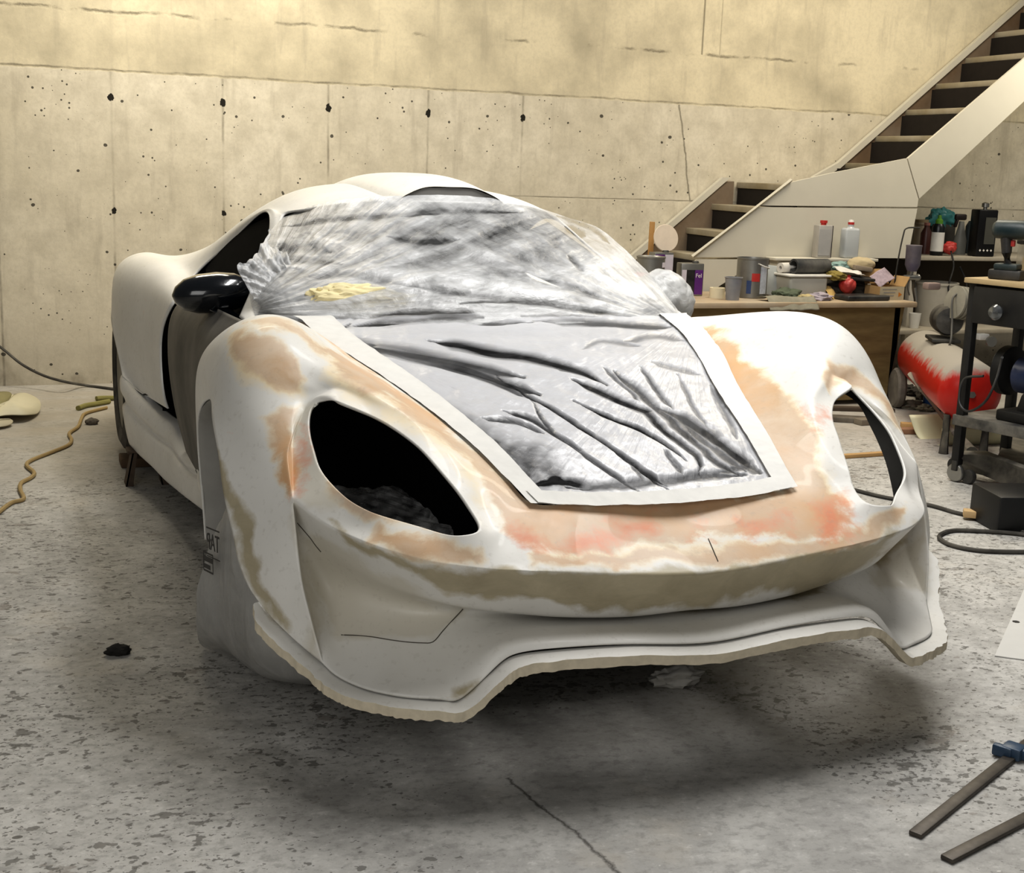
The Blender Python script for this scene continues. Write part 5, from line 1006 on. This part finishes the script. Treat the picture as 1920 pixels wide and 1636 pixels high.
# ================================================================== FLOOR THINGS
JO = np.array([3.05,-.15,0]); JK = thing('trolley_jack', 'dusty grey trolley jack under the cart, handle pointing up', 'jack', JO); JM = mat('dusty_jack_steel', '#4d4b47', .6, .3, dust=.5)
bm = BM(); add_prism(bm, [U(1787,852,z=.13), U(1850,852,z=.14), U(1990,905,z=.14), U(1990,960,z=.02), U(1900,905,z=.03), U(1800,880,z=.03)], (.02,.03,.012)); part('jack_frame', bm, JM, JK, JO)
bm = BM(); add_prism(bm, [U(1868,860,z=.13), U(1895,800,y=.12), U(1930,800,y=.1), U(1925,880,z=.12)], (.05,.02,0)); part('lift_arm', bm, JM, JK, JO)
for px, py in ((1822,895),(1795,872)): bm = wheel(U(px,py,z=.035)*np.array([1,1,0])+np.array([0,.02,.035]), tuple(e2), .035, .03); part('castor', bm, DKST, JK, JO)
h0, h1, h2 = U(1707,702,y=.9), U(1790,812,y=.10), U(1822,848,z=.10)
bm = BM(); add_tube(bm, [h0, h0*.72+h1*.28], .017, 10); add_tube(bm, [h0*.72+h1*.28, h1], .012, 10); part('jack_handle', bm, mat('dusty_bar_steel', '#8c887d', .6, .3, dust=.4), JK, JO); bm = BM(); add_tube(bm, [h1, h1*.5+h2*.5, h2], [.016,.028,.03], 10); part('handle_socket', bm, JM, JK, JO)
def floor_box(name, label, px, py, size, m, cat, rz=0, z=0, rot=(0,0), bev=.004): p = U(px,py,z=0); return bx(name, label, (p[0],p[1],z), size, m, cat, rz, rot, bev)
PINE = mat('pale_pine', '#b89565', .75, var=.15, scale=12); 
o = floor_box('black_case', 'black tool case on the floor at the right edge', 1905, 985, (.30,.26,.155), mat('black_case', '#121314', .5), 'case', -.25, bev=.012)
floor_box('wood_offcut', 'longer tan wood offcut lying near the compressor', 1722, 803, (.20,.055,.03), PINE, 'wood', -.5); floor_box('wood_offcut', 'short reddish wood offcut in front of the longer one', 1698, 812, (.15,.07,.03), mat('red_wood', '#8f6d55', .8), 'wood', -.25)
floor_box('floor_batten', 'thin pine batten on the floor seen through the far lamp hole', 1620, 856, (.48,.035,.02), PINE, 'wood', .05)
floor_box('wood_block', 'pale wooden block lying on the black hose', 1842, 976, (.16,.055,.03), mat('light_pine', '#c4a77c', .75), 'wood', -.65, .012)
DKW = mat('dark_scrap_wood', '#544c42', .85, var=.3, dust=.3)
floor_box('scrap_board', 'dark scrap board seen through the far lamp hole', 1590, 790, (.30,.10,.03), DKW, 'wood', -.5); floor_box('scrap_board', 'short grey scrap board right of the dark one', 1625, 795, (.14,.07,.035), mat('grey_scrap', '#7f7668', .85), 'wood', .1); floor_box('scrap_board', 'long dark plank lying behind the other scrap boards', 1600, 770, (.5,.06,.025), mat('brown_scrap', '#4b4034', .85), 'wood', -.35)
for k, (px, py, s) in enumerate([(1700,738,.07),(1722,742,.06),(1742,748,.075),(1690,762,.05),(1712,765,.06),(1735,770,.05)]):
    p = U(px,py,z=0); lab = ['dark floor rag nearest the trolley wheel', 'dark floor rag in the middle of the heap by the compressor', 'dark floor rag under the compressor tank', 'small grey rag in front of the trolley wheel', 'grey rag lying before the heap of dark rags', 'small grey rag at the foot of the jack handle'][k]
    crumple('floor_rag', (p[0],p[1],s*.3), (s*1.3,s,s*.6), lab, 'rag', [HEAPM, HEAPM, HEAPM, GRAG, GRAG, GRAG][k], .35, 2.2, k*3.1, 4, .5)
# cream moulded tray
t = thing('fibreglass_tray', 'cream fibreglass trough lying on the floor behind the jack', 'tray', U(1840,840,z=0)+np.array([.1,.25,0])); cm = mat('cream_laminate', '#c9c6a8', .55, var=.06)
G = loft([[(-.3,-.16,.10),(-.0,-.2,.10),(.34,-.24,.10)], [(-.29,-.14,.005),(0,-.17,.005),(.33,-.20,.005)], [(-.28,.04,.005),(0,.02,.005),(.34,.0,.005)], [(-.30,.12,.12),(0,.10,.12),(.36,.06,.12)]], 16, 20)
o = link('trough', grid_mesh('trough', G), cm, t); md = o.modifiers.new('t','SOLIDIFY'); md.thickness = .006; bake(o)
def hose(name, label, pts, rad, m, cat='hose', z=None, closed=False):
    bm = BM(); P_ = [U(a, b, z=rad if z is None else z) for a, b in pts]; add_tube(bm, spline(P_, 10, closed), rad, 8, closed); o = obj(name, bm, m); return tag(o, label, cat)
HM = mat('black_rubber_hose', '#2a2825', .7, dust=.2)
hose('air_hose', 'black hose running straight across the floor under the block', [(1560,905),(1610,920),(1660,932),(1740,946),(1790,960),(1830,969),(1880,982),(1925,1000),(1990,1020)], .009, HM)
hose('air_hose', 'black hose lying in a long flat loop at the right edge', [(1990,1018),(1920,1002),(1850,996),(1790,994),(1765,1001),(1763,1010),(1785,1022),(1830,1031),(1890,1034),(1990,1034)], .009, HM)
sheet_ = lambda name, label, poly, m, cat, h=.003: tag((lambda bm: (add_prism(bm, [U(a, b, z=.001) for a, b in poly], (0,0,h)), obj(name, bm, m, smooth=False))[1])(BM()), label, cat)
o = sheet_('white_sheet', 'white sheet of board lying on the floor at right edge', [(1920,1105),(1896,1160),(1865,1230),(1960,1243),(2040,1180)], mat('white_sheet', '#c9c8c4', .6, var=.05), 'sheet')
bm = BM(); c = U(1905,1165,z=.0045); add_lathe(bm, [(0,0),(.012,0),(.012,.0004),(0,.0004)], 8); mk = obj('dark_mark', bm, BLK, o); mk.location = V3(*c)
# left of the car
def panel_curl(name, label, poly, m, zt, cat='panel'):
    c = np.mean([U(a,b,z=0) for a,b in poly], 0); bm = BM(); P_ = spline([U(a,b,z=.02)+np.array([0,0,zt*math.sin(i*2.1)**2]) for i,(a,b) in enumerate(poly)], 5, True)
    cv = bm.verts.new(V3(c[0],c[1],.02+zt)); vs = [bm.verts.new(p) for p in P_]
    for i in range(len(vs)): bm.faces.new((vs[i], vs[(i+1)%len(vs)], cv))
    bmesh.ops.recalc_face_normals(bm, faces=bm.faces[:]); o = obj(name, bm, m, ang=60); md = o.modifiers.new('t','SOLIDIFY'); md.thickness = .006; bake(o); return tag(o, label, cat)
panel_curl('laminate_panel', 'cream fibreglass offcut lying on the floor at left', [(-60,780),(0,772),(22,752),(28,738),(50,745),(75,760),(72,772),(50,785),(0,788),(-60,800)], mat('cream_offcut', '#cbc5ac', .6, var=.05), .035)
panel_curl('laminate_panel', 'olive green fibreglass offcut behind the cream one', [(-60,745),(0,741),(22,745),(20,757),(0,765),(-60,772)], mat('olive_offcut', '#8b8560', .6, var=.1), .03)
panel_curl('laminate_panel', 'thin pale offcut lying below the cream one at left', [(-60,792),(0,790),(24,790),(10,797),(-60,806)], mat('pale_offcut', '#b9b29c', .6, var=.1), .01)
hose('extension_cord', 'tan extension cord snaking over the floor left of the car', [(-30,985),(0,958),(22,942),(44,935),(38,918),(40,905),(58,895),(64,886),(50,872),(60,862),(100,846),(128,834),(134,824),(130,812),(146,800),(152,786),(158,776),(175,770),(200,764)], .009, mat('tan_cord', '#a58f63', .7), 'cord')
hose('wall_cable', 'black cable drooping from the wall to the floor at left', [], .008, HM) if False else None
bm = BM(); add_tube(bm, spline([U(-60,610,y=2.97), U(0,650,y=2.95), U(40,682,y=2.9), U(80,703,y=2.8), U(120,715,y=2.7), U(160,722,z=.012), U(215,729,z=.01)], 10), .008); tag(obj('wall_cable', bm, HM), 'black cable drooping from the back wall down to the floor', 'cable')
for k, (pts, lab) in enumerate([([(146,765),(160,760),(178,757),(205,752)], 'yellow-green strap end with dark tip nearest the camera'), ([(180,747),(192,746),(215,746)], 'short yellow-green strap piece lying behind the tipped strap')]):
    hose('strap', lab, pts, .014, mat('yellow_green_strap', '#8c8752', .8), 'strap')
o = crumple('floor_chip', U(222,1219,z=.012), (.036,.02,.018), 'small black scrap on the floor left of the wheel bag', 'scrap', mat('black_scrap', '#24221f', .8), .4, 2.3, 3., 3, .6)
o = crumple('foam_scrap', U(1268,1268,z=.018), (.075,.04,.03), 'grey-white crumpled scrap on the floor under the nose', 'scrap', mat('pale_scrap', '#b5b2ab', .9), .4, 2.3, 5., 4, .6)
o = crumple('stone_chip', U(172,790,z=.015), (.035,.025,.02), 'small grey lump on the floor beside the tan cord', 'scrap', mat('grey_lump', '#6d665c', .9), .3, 2.3, 6., 3, .6)
# stand and block at the rear
t = thing('axle_stand', 'rusty angle-iron axle stand under the near sill', 'stand', (-.955,.37,0)); t.scale = (1,1,.66); RUST = mat('rusty_brown_steel', '#574a3e', .8, .2, var=.35)
for k in (-1, 1):
    bm = BM(); add_prism(bm, [(k*.075,-.05,0),(k*.045,-.05,.22),(k*.045+.02,-.05,.22),(k*.075+.03,-.05,0)], (0,.006,0)); add_prism(bm, [(k*.075,-.05,0),(k*.045,-.05,.22),(k*.045,.03,.22),(k*.075,.05,0)], (.006,0,0)); obj('leg', bm, RUST, t, False)
bm = BM(); add_box(bm, (.15,.10,.02), (.01,0,.225), bev=.003); obj('saddle', bm, RUST, t)
bx('wood_block', 'brown wooden block under the near rear tyre', (-.87,.74,0), (.30,.14,.042), mat('brown_block', '#5d4a37', .85, var=.25), 'wood')
bx('wood_block', 'brown wooden block under the far rear tyre', (.87,.74,0), (.30,.14,.042), mat('brown_block', ''), 'wood')
# ------------- wheel bag with print, film in the wheel well
def bagrow(pts): return [np.array(q) for q in pts]
G = loft([bagrow([U(432,930,y=-1.93), U(445,925,y=-2.05), (-.90,-2.22,.53), (-.82,-2.2,.55), (-.80,-1.9,.56), U(432,930,y=-1.93)]),
 bagrow([U(404,982,y=-1.88), U(424,1000,y=-2.02), (-.91,-2.26,.43), (-.80,-2.25,.42), (-.74,-1.85,.42), U(404,982,y=-1.88)]),
 bagrow([U(386,1050,y=-1.86), U(420,1070,y=-2.0), (-.91,-2.26,.30), (-.76,-2.28,.30), (-.70,-1.82,.30), U(386,1050,y=-1.86)]),
 bagrow([U(374,1125,y=-1.82), U(420,1150,y=-1.98), (-.91,-2.20,.16), (-.74,-2.24,.16), (-.68,-1.80,.16), U(374,1125,y=-1.82)]),
 bagrow([U(369,1185,y=-1.77), U(420,1205,y=-1.93), (-.88,-2.06,.05), (-.72,-2.12,.05), (-.66,-1.76,.05), U(369,1185,y=-1.77)]),
 bagrow([U(384,1213,z=.006), U(440,1232,z=.006), U(500,1228,z=.006), U(560,1222,z=.006), (-.68,-1.70,.006), U(384,1213,z=.006)])], 90, 80)
nz = np.array([[mnoise.fractal(Vector((p[0]*9, p[1]*9, p[2]*3.2)), 1, 2, 4) for p in r_] for r_ in G]); G[:, :, 0] -= nz*.010; G[:, :, 1] += nz*.012
N = NT('hazy_printed_bag'); f_ = N.noise(7, 6, .6, N.co((1.4,1.4,.5)), .8); N.set(Base_Color=tuple(srgb('#b4b3b0'))+(1,), Roughness=.35, Alpha=N.ramp(f_, (.3, .62), (.7, .88))); N.bump(f_, .4, .02); HB = N.m
me = grid_mesh('plastic_bag', G); cb = np.array([-.9,-1.9,0]); me.transform(Matrix.Translation(-V3(*cb))); bag = link('plastic_bag', me, HB); bag.location = V3(*cb); tag(bag, 'hazy plastic bag with black print hanging from the front wheel arch to the floor', 'bag')
INK = mat('black_ink', '#141414', .5)
q0, q1, q2 = U(391,992,y=-1.905), U(418,1003,y=-2.03), U(386,1032,y=-1.885)
xv = V3(*(q1-q0)).normalized(); yv = V3(*(q0-q2)); yv = (yv-xv*yv.dot(xv)).normalized(); zv = xv.cross(yv)
if zv.dot(Vector((-.2,-1,0))) < 0: zv = -zv
def pm_(px, py, y, off=.012): c = V3(*U(px,py,y=y))+Vector((-.35,-.93,0))*off; M_ = Matrix((xv, yv, xv.cross(yv))).transposed().to_4x4(); M_.translation = c-V3(*cb); return M_
text('bag_print', 'TAP', .062, INK, bag, pm_(404,1013,-1.97,.03), True)
bm = BM()
for a, b, w_, h_ in ((0,.037,.115,.004),(0,-.038,.115,.003)): add_box(bm, (w_,h_,.0006), (a,b,0))
bm.transform(pm_(404,1013,-1.97,.03)); obj('bag_print', bm, INK, bag, False)
bm = BM(); add_box(bm, (.085,.005,.0006), (0,.024,0)); add_box(bm, (.085,.005,.0006), (0,-.024,0)); add_box(bm, (.085,.014,.0006), (0,.008,0)); add_box(bm, (.06,.012,.0006), (-.012,-.012,0)); add_box(bm, (.005,.05,.0006), (.042,0,0)); add_box(bm, (.005,.05,.0006), (-.042,0,0)); bm.transform(pm_(395,1048,-1.93,.03)); obj('bag_print', bm, INK, bag, False)
xs = np.linspace(-.80,-.34,70); ys = np.linspace(-2.64,-1.75,70); G = np.array([[(x, -1.75+(y+1.75)*(.75-max(0,(-x-.5))*.6)/.89, .47+.03*mnoise.fractal(Vector((x*9,y*9,1)),1,2,4)+.05*max(0,(-x-.6))+.02*math.sin(y*9)) for x in xs] for y in ys])
def wf(Q, fa, fr, fb, fs): n = fnoise(Q[:,0]/26, Q[:,1]/12, 4.); return n*.0, .42+np.clip(n,-.5,1)*.5
o = film('wheel_well_film', G, wf, ((900,1000),(600,900)), 0., 'crumpled clear film lying in the dark well behind the near lamp hole', film_material('dark_well_film', '#d5d5d5', 0, .45, 20, 3, .3, .1, .85))
o.data.materials.append(BLACK)

# bar clamps at the lower right
BARM = mat('rusty_clamp_bar', '#55504a', .5, .6, var=.4, scale=40); CBLUE = mat('clamp_blue_paint', '#1d3f5c', .4, dust=.1)
def bar_clamp(label, pa, pb, jaw):
    a, b = U(*pa, z=.012), U(*pb, z=.012); d = (b-a)/np.linalg.norm(b-a); L = float(np.linalg.norm(b-a))+.18; rz = math.atan2(d[1], d[0])
    t = thing('bar_clamp', label, 'clamp', (a[0], a[1], 0), rz)
    bm = BM(); add_box(bm, (L, .030, .011), (L/2, 0, .0065), bev=.0025); obj('bar', bm, BARM, t)
    j = jaw
    bm = BM(); add_box(bm, (.05, .05, .032), (j, 0, .019), bev=.006); add_box(bm, (.032, .15, .028), (j+.004, -.085, .018), bev=.008); add_box(bm, (.022, .05, .03), (j-.018, .02, .018), bev=.006); sl = obj('sliding_jaw', bm, CBLUE, t)
    bm = BM(); add_tube(bm, [(j-.05, -.135, .02), (j+.12, -.135, .02)], .008, 10); obj('screw', bm, STEEL, t)
    bm = BM(); add_lathe(bm, [(.012,0),(.017,.01),(.017,.08),(.012,.09),(0,.09)], 14, along((j+.12,-.135,.02),(j+.2,-.135,.02))); obj('handle', bm, mat('raw_pine', ''), t)
    bm = BM(); add_box(bm, (.028, .16, .026), (L-.012, -.06, .015), bev=.006); obj('fixed_jaw', bm, CBLUE, t)
bar_clamp('bar clamp with blue jaw lying on the floor, the upper of two', (1716,1560), (1905,1408), .56)
bar_clamp('rusty bar clamp at the lower right corner, the lower of two', (1775,1606), (1915,1534), .52)

GROUPS = {'rag': 'rags in the bench heap', 'floor_rag': 'rags on the floor by the compressor', 'scrap_board': 'scrap boards on the floor behind the car', 'wood_offcut': 'wood offcuts near the compressor', 'bar_clamp': 'bar clamps on the floor',
 'purple_tin': 'purple tins on the bench', 'paint_tin': 'round paint tins on the bench', 'laminate_panel': 'fibreglass offcuts on the floor at left', 'strap': 'strap ends by the rear tyre', 'wood_block': 'wooden blocks'}
for o in list(SC.objects):
    k = o.name.split('.')[0]
    if o.parent is None and k in GROUPS: o['group'] = GROUPS[k]
